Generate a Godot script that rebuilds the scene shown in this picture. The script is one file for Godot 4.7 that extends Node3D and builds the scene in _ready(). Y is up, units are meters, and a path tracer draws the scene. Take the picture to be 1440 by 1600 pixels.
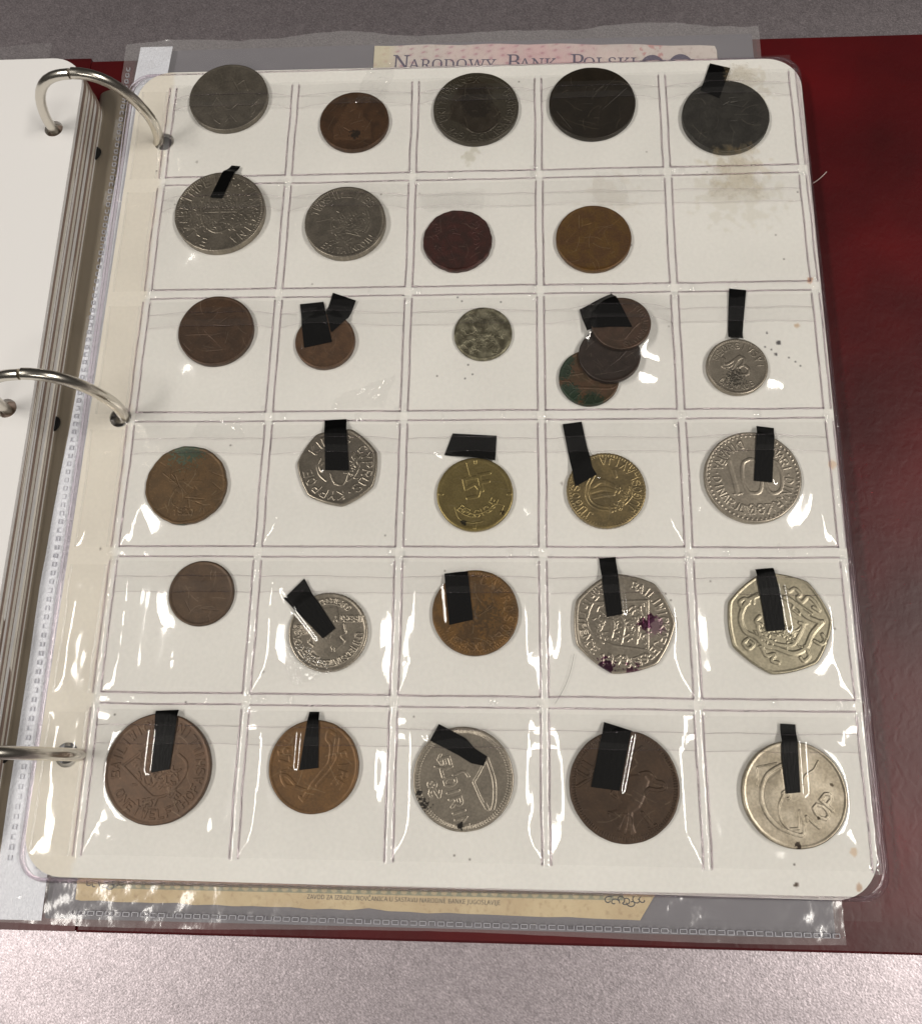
extends Node3D
# An open ring binder with a page of coins. Plan coordinates are millimetres on the coin page:
# X to the right, Y towards the viewer, Z above the backing card; at() turns them into metres.

const CLOTH_Z := -13.0
const SEAM_X := [-44.4, 0.0, 43.0, 86.0, 129.0, 173.4]
const SEAM_Y := [-42.0, 0.0, 43.97, 87.9, 131.9, 175.9, 220.6]
const RING_Y := [-16.7, 87.6, 192.0]
const RING_X := -63.5

var rng := RandomNumberGenerator.new()
var soft := FastNoiseLite.new()
var names := {}
var tape_list := []     # {a, b, w} of every tape
var coin_list := []      # {x, y, r, t, z} of every coin, for the film and the tapes
var clear_film: StandardMaterial3D
var clear_bead: StandardMaterial3D
var tape_mat: StandardMaterial3D

func at(x: float, y: float, z: float) -> Vector3:
	return Vector3(x, z - CLOTH_Z, y) * 0.001

# ---------------------------------------------------------------- nodes
func numbered(called: String) -> String:
	var n: int = names.get(called, 0)
	names[called] = n + 1
	return called if n == 0 else "%s_%03d" % [called, n]

func tag(o: Node3D, label: String, category: String, group := "") -> Node3D:
	o.set_meta("label", label)
	o.set_meta("category", category)
	if group != "":
		o.set_meta("group", group)
	return o

func thing(called: String, where := Vector3.ZERO) -> Node3D:
	var o := Node3D.new()
	o.name = numbered(called)
	o.position = where
	add_child(o)
	return o

func put(called: String, mesh: Mesh, mat: Material, parent: Node3D = null) -> MeshInstance3D:
	var o := MeshInstance3D.new()
	o.mesh = mesh
	o.material_override = mat
	if parent == null:
		o.name = numbered(called)
		add_child(o)
	else:
		o.name = called
		parent.add_child(o, true)
	return o

# ---------------------------------------------------------------- meshes
func pack(v: PackedVector3Array, n: PackedVector3Array, uv: PackedVector2Array, idx: PackedInt32Array) -> ArrayMesh:
	var a := []
	a.resize(Mesh.ARRAY_MAX)
	a[Mesh.ARRAY_VERTEX] = v
	if n.size():
		a[Mesh.ARRAY_NORMAL] = n
	a[Mesh.ARRAY_TEX_UV] = uv
	a[Mesh.ARRAY_INDEX] = idx
	var m := ArrayMesh.new()
	m.add_surface_from_arrays(Mesh.PRIMITIVE_TRIANGLES, a)
	return m

func grid(nu: int, nv: int, f: Callable, uvf = null) -> ArrayMesh:
	# f(u, v) -> Vector3 for u, v in 0..1; u along +x and v along +z face up
	var v := PackedVector3Array()
	var n := PackedVector3Array()
	var uv := PackedVector2Array()
	var idx := PackedInt32Array()
	for j in nv + 1:
		for i in nu + 1:
			v.append(f.call(float(i) / nu, float(j) / nv))
			uv.append(uvf.call(float(i) / nu, float(j) / nv) if uvf != null else Vector2(float(i) / nu, float(j) / nv))
	var w := nu + 1
	for j in nv + 1:
		for i in w:
			var du: Vector3 = v[j * w + mini(i + 1, nu)] - v[j * w + maxi(i - 1, 0)]
			var dv: Vector3 = v[mini(j + 1, nv) * w + i] - v[maxi(j - 1, 0) * w + i]
			n.append(dv.cross(du).normalized())
	for j in nv:
		for i in nu:
			var a := j * w + i
			idx.append_array(PackedInt32Array([a, a + 1, a + w, a + 1, a + w + 1, a + w]))
	return pack(v, n, uv, idx)

class Soup:
	var st := SurfaceTool.new()
	var count := 0
	func _init() -> void:
		st.begin(Mesh.PRIMITIVE_TRIANGLES)
	func tri(a: Vector3, b: Vector3, c: Vector3, out: Vector3, ua := Vector2.ZERO, ub := Vector2.ZERO, uc := Vector2.ZERO) -> void:
		# clockwise seen from the side OUT points to
		var flip := (b - a).cross(c - a).dot(out) > 0.0
		var nn := out.normalized()
		for k in ([[a, ua], [c, uc], [b, ub]] if flip else [[a, ua], [b, ub], [c, uc]]):
			st.set_normal(nn)
			st.set_uv(k[1])
			st.add_vertex(k[0])
		count += 1
	func quad(a: Vector3, b: Vector3, c: Vector3, d: Vector3, out: Vector3) -> void:
		tri(a, b, c, out)
		tri(a, c, d, out)
	func done() -> ArrayMesh:
		return st.commit()

func slab(pts: PackedVector2Array, z0: float, z1: float, zf = null, bevel := 0.0, uv_box := Rect2()) -> ArrayMesh:
	# a flat sheet with an outline in plan (mm) and real thickness; zf(p) is added to its height
	var s := Soup.new()
	var zz := func(p: Vector2) -> float: return zf.call(p) if zf != null else 0.0
	var top := pts
	if bevel > 0.0:
		var shrunk := Geometry2D.offset_polygon(pts, -bevel, Geometry2D.JOIN_MITER)
		if shrunk.size() == 1 and shrunk[0].size() == pts.size():
			top = shrunk[0]
			var best := 0
			for k in top.size():
				if top[k].distance_to(pts[0]) < top[best].distance_to(pts[0]):
					best = k
			var turned := PackedVector2Array()
			for k in top.size():
				turned.append(top[(best + k) % top.size()])
			top = turned
	var b := bevel if top != pts else 0.0
	var tris := Geometry2D.triangulate_polygon(top)
	var box := uv_box
	for k in range(0, tris.size(), 3):
		var p := [top[tris[k]], top[tris[k + 1]], top[tris[k + 2]]]
		var q := []
		var t := []
		for e in p:
			q.append(at(e.x, e.y, z1 + zz.call(e)))
			t.append((e - box.position) / box.size if box.size.x > 0 else e * 0.01)
		s.tri(q[0], q[1], q[2], Vector3.UP, t[0], t[1], t[2])
		s.tri(at(p[0].x, p[0].y, z0 + zz.call(p[0])), at(p[1].x, p[1].y, z0 + zz.call(p[1])), at(p[2].x, p[2].y, z0 + zz.call(p[2])), Vector3.DOWN, t[0], t[1], t[2])
	for k in pts.size():
		var k2 := (k + 1) % pts.size()
		var a := pts[k]
		var c := pts[k2]
		var d := (c - a).normalized()
		var out := Vector3(d.y, 0, -d.x)
		if Geometry2D.is_polygon_clockwise(pts):
			out = -out
		var za: float = zz.call(a)
		var zc: float = zz.call(c)
		s.quad(at(a.x, a.y, z0 + za), at(c.x, c.y, z0 + zc), at(c.x, c.y, z1 - b + zc), at(a.x, a.y, z1 - b + za), out)
		if b > 0.0:
			s.quad(at(a.x, a.y, z1 - b + za), at(c.x, c.y, z1 - b + zc), at(top[k2].x, top[k2].y, z1 + zc), at(top[k].x, top[k].y, z1 + za), out + Vector3.UP)
	return s.done()

func tube(points: PackedVector3Array, r: float, seg := 8, squash := 1.0, capped := true) -> ArrayMesh:
	# points in metres, r in metres
	var v := PackedVector3Array()
	var n := PackedVector3Array()
	var uv := PackedVector2Array()
	var idx := PackedInt32Array()
	var m := points.size()
	var side := Vector3.ZERO
	var length := 0.0
	for j in m:
		var d := (points[mini(j + 1, m - 1)] - points[maxi(j - 1, 0)]).normalized()
		if j == 0:
			side = d.cross(Vector3.UP if absf(d.y) < 0.9 else Vector3.RIGHT).normalized()
		side = (side - d * side.dot(d)).normalized()
		var up := side.cross(d).normalized()
		if j:
			length += points[j].distance_to(points[j - 1])
		for i in seg + 1:
			var a := TAU * i / seg
			v.append(points[j] + side * cos(a) * r + up * sin(a) * r * squash)
			n.append((side * cos(a) * squash + up * sin(a)).normalized())
			uv.append(Vector2(float(i) / seg, length * 100.0))
	var w := seg + 1
	for j in m - 1:
		for i in seg:
			var a := j * w + i
			var nn := n[a]
			var cr := (v[a + 1] - v[a]).cross(v[a + w] - v[a])
			if cr.dot(nn) > 0:
				idx.append_array(PackedInt32Array([a, a + w, a + 1, a + 1, a + w, a + w + 1]))
			else:
				idx.append_array(PackedInt32Array([a, a + 1, a + w, a + 1, a + w + 1, a + w]))
	if capped:
		for e in 2:
			var j := 0 if e == 0 else m - 1
			var d := (points[0] - points[1] if e == 0 else points[m - 1] - points[m - 2]).normalized()
			var c := v.size()
			v.append(points[j]); n.append(d); uv.append(Vector2.ZERO)
			for i in seg + 1:
				v.append(v[j * w + i]); n.append(d); uv.append(Vector2.ZERO)
			for i in seg:
				var cr := (v[c + 1 + i] - v[c]).cross(v[c + 2 + i] - v[c])
				idx.append_array(PackedInt32Array([c, c + 2 + i, c + 1 + i] if cr.dot(d) > 0 else [c, c + 1 + i, c + 2 + i]))
	return pack(v, n, uv, idx)

func join(meshes: Array) -> ArrayMesh:
	var st := SurfaceTool.new()
	st.begin(Mesh.PRIMITIVE_TRIANGLES)
	for m in meshes:
		st.append_from(m, 0, Transform3D.IDENTITY)
	return st.commit()

func round_rect(x0: float, y0: float, x1: float, y1: float, r: float, steps := 8) -> PackedVector2Array:
	var out := PackedVector2Array()
	for c in [[x1 - r, y0 + r, -90.0], [x1 - r, y1 - r, 0.0], [x0 + r, y1 - r, 90.0], [x0 + r, y0 + r, 180.0]]:
		for k in steps + 1:
			var a := deg_to_rad(c[2] + 90.0 * k / steps)
			out.append(Vector2(c[0] + cos(a) * r, c[1] + sin(a) * r))
	return out

func with_holes(outline: PackedVector2Array, holes: Array, edge_x: float) -> PackedVector2Array:
	# holes [x, y, r] let in by a hair-thin slit from the upright edge at edge_x, between two of the outline's points
	var out := PackedVector2Array()
	var n := outline.size()
	for k in n:
		var a := outline[k]
		var b := outline[(k + 1) % n]
		out.append(a)
		if absf(a.x - edge_x) < 0.6 and absf(b.x - edge_x) < 0.6 and absf(a.y - b.y) > 1.0:
			var inside := []
			for h in holes:
				if (h[1] - a.y) * (h[1] - b.y) < 0:
					inside.append(h)
			inside.sort_custom(func(p, q): return absf(p[1] - a.y) < absf(q[1] - a.y))
			var dir := signf(b.y - a.y)
			for h in inside:
				var to_hole := signf(h[0] - edge_x)
				out.append(Vector2(lerpf(a.x, b.x, (h[1] - a.y) / (b.y - a.y)), h[1] - dir * 0.01))
				for s in 25:
					var ang := lerpf(0.003, TAU - 0.003, s / 24.0)
					# begins at the side nearest the edge, first on the near half in the direction of travel
					out.append(Vector2(h[0] - to_hole * cos(ang) * h[2], h[1] - dir * sin(ang) * h[2]))
				out.append(Vector2(lerpf(a.x, b.x, (h[1] - a.y) / (b.y - a.y)), h[1] + dir * 0.01))
	return out

# ---------------------------------------------------------------- materials
func mat(color: Color, rough := 0.6, metal := 0.0) -> StandardMaterial3D:
	var m := StandardMaterial3D.new()
	m.albedo_color = color
	m.roughness = rough
	m.metallic = metal
	return m

func tex(im: Image) -> ImageTexture:
	return ImageTexture.create_from_image(im)

func noise(seed_: int, freq: float, octaves := 4) -> FastNoiseLite:
	var n := FastNoiseLite.new()
	n.seed = seed_
	n.noise_type = FastNoiseLite.TYPE_SIMPLEX_SMOOTH
	n.frequency = freq
	n.fractal_octaves = octaves
	return n

func height_tex(w: int, h: int, f: Callable) -> ImageTexture:
	var im := Image.create(w, h, false, Image.FORMAT_RF)
	for y in h:
		for x in w:
			im.set_pixel(x, y, Color(f.call(x, y), 0, 0))
	return tex(im)

func film(alpha := 0.03, rough := 0.02, tint := Color(1, 1, 1)) -> StandardMaterial3D:
	var m := mat(Color(tint.r, tint.g, tint.b, alpha), rough)
	m.transparency = BaseMaterial3D.TRANSPARENCY_ALPHA
	m.cull_mode = BaseMaterial3D.CULL_DISABLED
	return m

# ---------------------------------------------------------------- coin relief
var GLYPH := {
	"A": "0,6 2,0 4,6/1,4 3,4", "B": "0,0 0,6 3,6 4,5 3,3 0,3/0,0 3,0 4,1 3,3", "C": "4,1 3,0 1,0 0,2 0,4 1,6 3,6 4,5", "D": "0,0 0,6 2,6 4,4 4,2 2,0 0,0", "E": "4,0 0,0 0,6 4,6/0,3 3,3",
	"F": "4,0 0,0 0,6/0,3 3,3", "G": "4,1 3,0 1,0 0,2 0,4 1,6 3,6 4,5 4,3 2,3", "H": "0,0 0,6/4,0 4,6/0,3 4,3", "I": "2,0 2,6", "J": "3,0 3,5 2,6 1,6 0,5", "K": "0,0 0,6/4,0 0,3 4,6",
	"L": "0,0 0,6 4,6", "M": "0,6 0,0 2,4 4,0 4,6", "N": "0,6 0,0 4,6 4,0", "O": "1,0 3,0 4,2 4,4 3,6 1,6 0,4 0,2 1,0", "P": "0,6 0,0 3,0 4,1 4,2 3,3 0,3", "Q": "1,0 3,0 4,2 4,4 3,6 1,6 0,4 0,2 1,0/2,4 4,6",
	"R": "0,6 0,0 3,0 4,1 4,2 3,3 0,3/2,3 4,6", "S": "4,1 3,0 1,0 0,1 0,2 4,4 4,5 3,6 1,6 0,5", "T": "0,0 4,0/2,0 2,6", "U": "0,0 0,5 1,6 3,6 4,5 4,0", "V": "0,0 2,6 4,0", "W": "0,0 1,6 2,2 3,6 4,0",
	"X": "0,0 4,6/4,0 0,6", "Y": "0,0 2,3 4,0/2,3 2,6", "Z": "0,0 4,0 0,6 4,6", "0": "1,0 3,0 4,2 4,4 3,6 1,6 0,4 0,2 1,0", "1": "1,1 2,0 2,6", "2": "0,1 1,0 3,0 4,2 0,6 4,6",
	"3": "0,0 4,0 2,2 4,4 3,6 0,6", "4": "3,6 3,0 0,4 4,4", "5": "4,0 0,0 0,3 3,2 4,4 3,6 0,6", "6": "4,0 1,2 0,4 1,6 3,6 4,4 3,3 1,3", "7": "0,0 4,0 1,6", "8": "2,3 0,2 1,0 3,0 4,2 2,3 0,4 1,6 3,6 4,4 2,3",
	"9": "4,2 3,3 1,3 0,2 1,0 3,0 4,2 3,6 1,6", ".": "2,3 2,3.2", "d": "0,0 4,0 3,0 4,6/1,0 0,6/0,6 0,7/4,6 4,7/0,6 4,6", "p": "0,6 0,0 4,0 4,6", "s": "4,0 0,0 2,3 0,6 4,6", "i": "0,0 0,6 4,0 4,6", "e": "1,3 3,3",
}
const RES := 288

func stroke(hm: PackedFloat32Array, a: Vector2, b: Vector2, w: float, h: float) -> void:
	# a, b in units of the coin's radius (y down), w half width
	var s := RES * 0.5
	var pa := (a + Vector2.ONE) * s
	var pb := (b + Vector2.ONE) * s
	var pw := maxf(w * s, 1.0)
	var x0 := clampi(int(minf(pa.x, pb.x) - pw - 1), 0, RES - 1)
	var x1 := clampi(int(maxf(pa.x, pb.x) + pw + 2), 0, RES - 1)
	var y0 := clampi(int(minf(pa.y, pb.y) - pw - 1), 0, RES - 1)
	var y1 := clampi(int(maxf(pa.y, pb.y) + pw + 2), 0, RES - 1)
	var d := pb - pa
	var l := maxf(d.length_squared(), 1e-6)
	for y in range(y0, y1 + 1):
		for x in range(x0, x1 + 1):
			var p := Vector2(x, y)
			var t := clampf((p - pa).dot(d) / l, 0, 1)
			var q := p.distance_to(pa + d * t) / pw
			if q < 1.4:
				var g := h * clampf((1.4 - q) * 1.5, 0, 1)
				if h > 0:
					hm[y * RES + x] = maxf(hm[y * RES + x], g)
				else:
					hm[y * RES + x] = minf(hm[y * RES + x], g)

func fill(hm: PackedFloat32Array, pts: PackedVector2Array, h: float, soft_edge: float) -> void:
	var s := RES * 0.5
	var lo := Vector2(9, 9)
	var hi := Vector2(-9, -9)
	for p in pts:
		lo = lo.min(p); hi = hi.max(p)
	for y in range(clampi(int((lo.y + 1) * s), 0, RES - 1), clampi(int((hi.y + 1) * s) + 1, 0, RES)):
		for x in range(clampi(int((lo.x + 1) * s), 0, RES - 1), clampi(int((hi.x + 1) * s) + 1, 0, RES)):
			var p := Vector2(x, y) / s - Vector2.ONE
			if not Geometry2D.is_point_in_polygon(p, pts):
				continue
			var d := 9.0
			for k in pts.size():
				d = minf(d, p.distance_to(Geometry2D.get_closest_point_to_segment(p, pts[k], pts[(k + 1) % pts.size()])))
			var q := clampf(d / soft_edge, 0, 1)
			hm[y * RES + x] = maxf(hm[y * RES + x], h * (0.45 * minf(1.0, d / 0.03) + 0.55 * q * (2 - q)))

func letter(hm: PackedFloat32Array, g: String, centre: Vector2, size: float, turn: float, w: float, h: float) -> void:
	if not GLYPH.has(g):
		return
	var tf := Transform2D(turn, centre)
	for part in GLYPH[g].split("/"):
		var last := Vector2.INF
		for c in part.split(" "):
			var xy: PackedStringArray = c.split(",")
			var p := tf * (Vector2(float(xy[0]) - 2.0, float(xy[1]) - 3.0) * size / 6.0)
			if last != Vector2.INF:
				stroke(hm, last, p, w, h)
			last = p

func numbers(s: String) -> PackedVector2Array:
	var out := PackedVector2Array()
	for c in s.split(" ", false):
		var xy := c.split(",")
		out.append(Vector2(float(xy[0]), float(xy[1])) * 0.01)
	return out

func relief(design: String, worn: float, seed_: int) -> ImageTexture:
	# one instruction per line; positions in hundredths of the radius, y down, angles clockwise from the top
	rng.seed = seed_
	var hm := PackedFloat32Array()
	hm.resize(RES * RES)
	var h := 1.0 - worn
	for line in design.split("\n", false):
		var w := line.strip_edges().split(" ", false)
		if w.is_empty():
			continue
		match w[0]:
			"L":   # L half_width x,y x,y ...
				var p := numbers(" ".join(w.slice(2)))
				for k in p.size() - 1:
					stroke(hm, p[k], p[k + 1], float(w[1]) * 0.01, h)
			"C":   # C half_width x,y ... a smooth curve through the points
				var cv := Curve2D.new()
				var p := numbers(" ".join(w.slice(2)))
				for k in p.size():
					var tng := (p[mini(k + 1, p.size() - 1)] - p[maxi(k - 1, 0)]) / 6.0
					cv.add_point(p[k], -tng, tng)
				var q := cv.tessellate(3)
				for k in q.size() - 1:
					stroke(hm, q[k], q[k + 1], float(w[1]) * 0.01, h)
			"P":   # P height soft x,y ...
				fill(hm, numbers(" ".join(w.slice(3))), h * float(w[1]) * 0.01, float(w[2]) * 0.01)
			"T":   # T text radius start step size outward(1)/inward(-1)
				var r := float(w[2]) * 0.01
				for k in w[1].length():
					var a := deg_to_rad(float(w[3]) + float(w[4]) * k)
					var o := float(w[6])
					letter(hm, w[1][k], Vector2(sin(a), -cos(a)) * r, float(w[5]) * 0.01, a if o > 0 else a + PI, 0.015, h)
			"S":   # S text x y size turn half_width
				var a := deg_to_rad(float(w[5]))
				var size := float(w[4]) * 0.01
				for k in w[1].length():
					var off := (k - (w[1].length() - 1) * 0.5) * size * 0.9
					letter(hm, w[1][k], Vector2(float(w[2]), float(w[3])) * 0.01 + Vector2(cos(a), sin(a)) * off, size, a, float(w[6]) * 0.01, h)
			"B":   # B radius count half_width length
				var n := int(w[2])
				for k in n:
					var a := TAU * k / n
					var d := Vector2(sin(a), -cos(a))
					stroke(hm, d * float(w[1]) * 0.01, d * (float(w[1]) - float(w[4])) * 0.01, float(w[3]) * 0.01, h * 0.8)
			"Q":   # Q count x0,y0 x1,y1 : small irregular ornament in a box
				var box := numbers(" ".join(w.slice(2)))
				for k in int(w[1]):
					var c := Vector2(rng.randf_range(box[0].x, box[1].x), rng.randf_range(box[0].y, box[1].y))
					var a := rng.randf() * TAU
					for e in 3:
						var c2 := c + Vector2(cos(a), sin(a)) * 0.05
						stroke(hm, c, c2, 0.016, h * rng.randf_range(0.5, 1.0))
						c = c2
						a += rng.randf_range(-1.2, 1.2)
			"X":   # X count : scratches
				for k in int(w[1]):
					var c := Vector2(rng.randf_range(-0.7, 0.7), rng.randf_range(-0.7, 0.7))
					stroke(hm, c, c + Vector2.from_angle(rng.randf() * TAU) * rng.randf_range(0.1, 0.5), 0.012, -0.25)
	var n1 := noise(seed_, 0.07, 4)
	for k in RES * RES:
		hm[k] = 0.3 + 0.55 * hm[k] + 0.02 * n1.get_noise_2d(k % RES, k / RES)
	return tex(Image.create_from_data(RES, RES, false, Image.FORMAT_RF, hm.to_byte_array()))

func patina(base: Color, other: Color, amount: float, seed_: int, spots: Array, worn_parts: Array) -> ImageTexture:
	# spots: [x, y, radius, colour, strength, raggedness]
	var size := 176
	var polys := []
	for s in worn_parts:   # [outline, colour, strength, inside]
		polys.append([numbers(s[0]), s[1], s[2], s[3]])
	var n1 := noise(seed_ + 3, 0.025, 4)
	var n2 := noise(seed_ + 9, 0.16, 3)
	var im := Image.create(size, size, false, Image.FORMAT_RGB8)
	for y in size:
		for x in size:
			var p := Vector2(x, y) / (size * 0.5) - Vector2.ONE
			var k := clampf(0.5 + n1.get_noise_2d(x, y) * 1.3, 0, 1) * amount
			var c := base.lerp(other, k)
			var g := 1.0 + n2.get_noise_2d(x, y) * 0.11
			c = Color(c.r * g, c.g * g, c.b * g)
			for s in polys:
				var wob := Vector2(n2.get_noise_2d(x, y), n2.get_noise_2d(y + 50, x)) * 0.05
				if Geometry2D.is_point_in_polygon(p + wob, s[0]) == s[3]:
					c = c.lerp(s[1] * g, s[2])
			for s in spots:
				var d: float = p.distance_to(Vector2(s[0], s[1])) / s[2] + n2.get_noise_2d(x * 0.7, y * 0.7) * s[5]
				c = c.lerp(s[3], s[4] * clampf((1.0 - d) * 4.0, 0, 1))
			im.set_pixel(x, y, c)
	# hairline scratches down to brighter metal
	rng.seed = seed_ + 17
	for k in 22:
		var p := Vector2(rng.randf_range(0.12, 0.88), rng.randf_range(0.12, 0.88)) * size
		var d := Vector2.from_angle(rng.randf() * TAU)
		var bend := rng.randf_range(-0.03, 0.03)
		var strength := rng.randf_range(0.08, 0.38)
		for e in rng.randi_range(6, 46):
			if p.x < 1 or p.y < 1 or p.x > size - 2 or p.y > size - 2:
				break
			im.set_pixel(int(p.x), int(p.y), im.get_pixel(int(p.x), int(p.y)).lerp(Color(0.72, 0.68, 0.60), strength))
			p += d
			d = d.rotated(bend)
	return tex(im)

func coin_mesh(r: float, t: float, sides: int, rim: float, reeds: int, chip: float, corner: float) -> ArrayMesh:
	# sides 0: round; 7: seven-sided with bowed sides. Profile from the middle of the face out and down
	var seg := reeds * 2 if reeds else 120
	var shape := func(a: float) -> float:
		if sides == 0:
			return 1.0 - chip * (0.006 * sin(a * 5 + 1) + 0.005 * sin(a * 11) + 0.004 * sin(a * 23 + 2))
		var step := TAU / sides
		var k := fposmod(a - corner, step) - step * 0.5
		# between a circle and straight sides, the corners slightly rounded
		var flat := cos(step * 0.5) / cos(k)
		return minf(lerpf(1.0, flat, 0.54), 0.994)
	var prof := [[0.0, t - 0.13], [0.5, t - 0.13], [1.0 - (rim + 0.35) / r, t - 0.13], [1.0 - rim / r, t - 0.02], [1.0 - (rim * 0.5) / r, t], [1.0 - 0.16 / r, t - 0.02], [1.0, t - 0.18], [1.0, 0.18], [1.0 - 0.16 / r, 0.0], [0.0, 0.0]]
	var v := PackedVector3Array()
	var uv := PackedVector2Array()
	for k in prof.size():
		for i in seg + 1:
			var a := TAU * i / seg
			var rr: float = prof[k][0] * r * shape.call(a)
			if reeds and (k == 6 or k == 7) and i % 2 == 1:
				rr -= 0.16
			var d := Vector2(sin(a), -cos(a))
			v.append(Vector3(d.x * rr, prof[k][1], d.y * rr) * 0.001)
			uv.append(d * rr / r * 0.5 + Vector2(0.5, 0.5))
	var w := seg + 1
	var idx := PackedInt32Array()
	for k in prof.size() - 1:
		for i in seg:
			var a := k * w + i
			if k > 0:
				idx.append_array(PackedInt32Array([a, a + w, a + 1]))
			if k < prof.size() - 2:
				idx.append_array(PackedInt32Array([a + 1, a + w, a + w + 1]))
	# smooth normals from the faces
	var n := PackedVector3Array()
	n.resize(v.size())
	for k in range(0, idx.size(), 3):
		var f := (v[idx[k + 2]] - v[idx[k]]).cross(v[idx[k + 1]] - v[idx[k]])
		for e in 3:
			n[idx[k + e]] += f
	for k in prof.size():
		var both := n[k * w] + n[k * w + seg]
		n[k * w] = both; n[k * w + seg] = both
	for k in n.size():
		n[k] = n[k].normalized() if n[k].length_squared() > 0 else Vector3.UP
	for i in w:
		n[i] = Vector3.UP
	return pack(v, n, uv, idx)

func coin(called: String, label: String, x: float, y: float, r: float, look: Dictionary, design: String) -> MeshInstance3D:
	var t: float = look.get("t", 1.7)
	var z: float = look.get("z", 0.05)
	var seed_ := int(x * 7 + y * 13) + 500
	var m := StandardMaterial3D.new()
	m.albedo_texture = patina(look.c, look.get("c2", look.c * 0.75), look.get("mix", 0.7), seed_, look.get("spots", []), look.get("worn_parts", []))
	m.roughness = look.get("rough", 0.42)
	m.metallic = look.get("metal", 0.5)
	m.heightmap_enabled = true
	m.heightmap_texture = relief(design, look.get("worn", 0.2), seed_)
	m.heightmap_scale = look.get("relief", 0.03) * (0.8 if y < 80 else 0.45)
	var o := put(called, coin_mesh(r, t, look.get("sides", 0), look.get("rim", 0.8), look.get("reeds", 0), look.get("chip", 0.3), deg_to_rad(look.get("corner", 0.0))), m)
	o.position = at(x, y, z)
	if look.has("lean"):
		o.rotation = Vector3(look.lean[0], 0, look.lean[1])
	tag(o, label, "coin", look.get("group", "coins in the pockets of the page"))
	coin_list.append({"x": x, "y": y, "r": r, "t": t + z})
	return o

func cover_height(x: float, y: float, reach: float) -> float:
	# how high something flexible lies at this point, over the coins
	var h := 0.0
	for c in coin_list:
		var dx: float = x - c.x
		var dy: float = y - c.y
		if absf(dx) > c.r + 25 or absf(dy) > c.r + 25:
			continue
		var s := maxf(0.0, sqrt(dx * dx + dy * dy) - c.r)
		h = maxf(h, c.t * exp(-pow(s / reach, 1.4)))
	return h

func tape(label: String, pairs: Array, lift := 0.5, torn := 0.0, called := "black_tape") -> void:
	# pairs: [left, right] points from the free end to the stuck end, millimetres
	rng.seed = int(pairs[0][0].x * 31 + pairs[0][0].y)
	var rows := 22
	var cols := 6
	var n := pairs.size() - 1
	var jag := []
	for i in cols + 1:
		jag.append(rng.randf_range(-1, 1) * torn)
	var point := func(u: float, v: float) -> Vector2:
		var f := minf(v * n, n - 0.0001)
		var k := int(f)
		var l: Vector2 = pairs[k][0].lerp(pairs[k + 1][0], f - k)
		var r: Vector2 = pairs[k][1].lerp(pairs[k + 1][1], f - k)
		var p := l.lerp(r, u)
		if v > 0.99 and torn > 0:
			p += (pairs[n][0] - pairs[n - 1][0]).normalized() * jag[int(u * cols)]
		return p
	var surf := func(u: float, v: float, up: float) -> Vector3:
		var p: Vector2 = point.call(u, v)
		var z := maxf(cover_height(p.x, p.y, 2.2), 0.25) + 0.05 + lift * pow(1.0 - v, 3) + up
		return at(p.x, p.y, z)
	var top := grid(cols, rows, func(u, v): return surf.call(u, v, 0.13))
	var s := Soup.new()
	for j in rows:
		for e in [0.0, 1.0]:
			var v0 := float(j) / rows
			var v1 := float(j + 1) / rows
			s.quad(surf.call(e, v0, 0.0), surf.call(e, v1, 0.0), surf.call(e, v1, 0.13), surf.call(e, v0, 0.13), surf.call(e, v0, 0.1) - surf.call(0.5, v0, 0.1))
	for i in cols:
		for e in [0.0, 1.0]:
			var u0 := float(i) / cols
			var u1 := float(i + 1) / cols
			s.quad(surf.call(u0, e, 0.0), surf.call(u1, e, 0.0), surf.call(u1, e, 0.13), surf.call(u0, e, 0.13), surf.call(u0, e, 0.1) - surf.call(u0, 0.5, 0.1))
	var mid: int = pairs.size() / 2
	tape_list.append({"a": (pairs[0][0] + pairs[0][1]) * 0.5, "b": (pairs[n][0] + pairs[n][1]) * 0.5, "w": pairs[mid][0].distance_to(pairs[mid][1]) * 0.5})
	var o := put(called, join([top, s.done()]), tape_mat)
	tag(o, label, "tape", "black tape strips on the coins")

# ---------------------------------------------------------------- film of one pocket
var near_tapes := []

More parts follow.
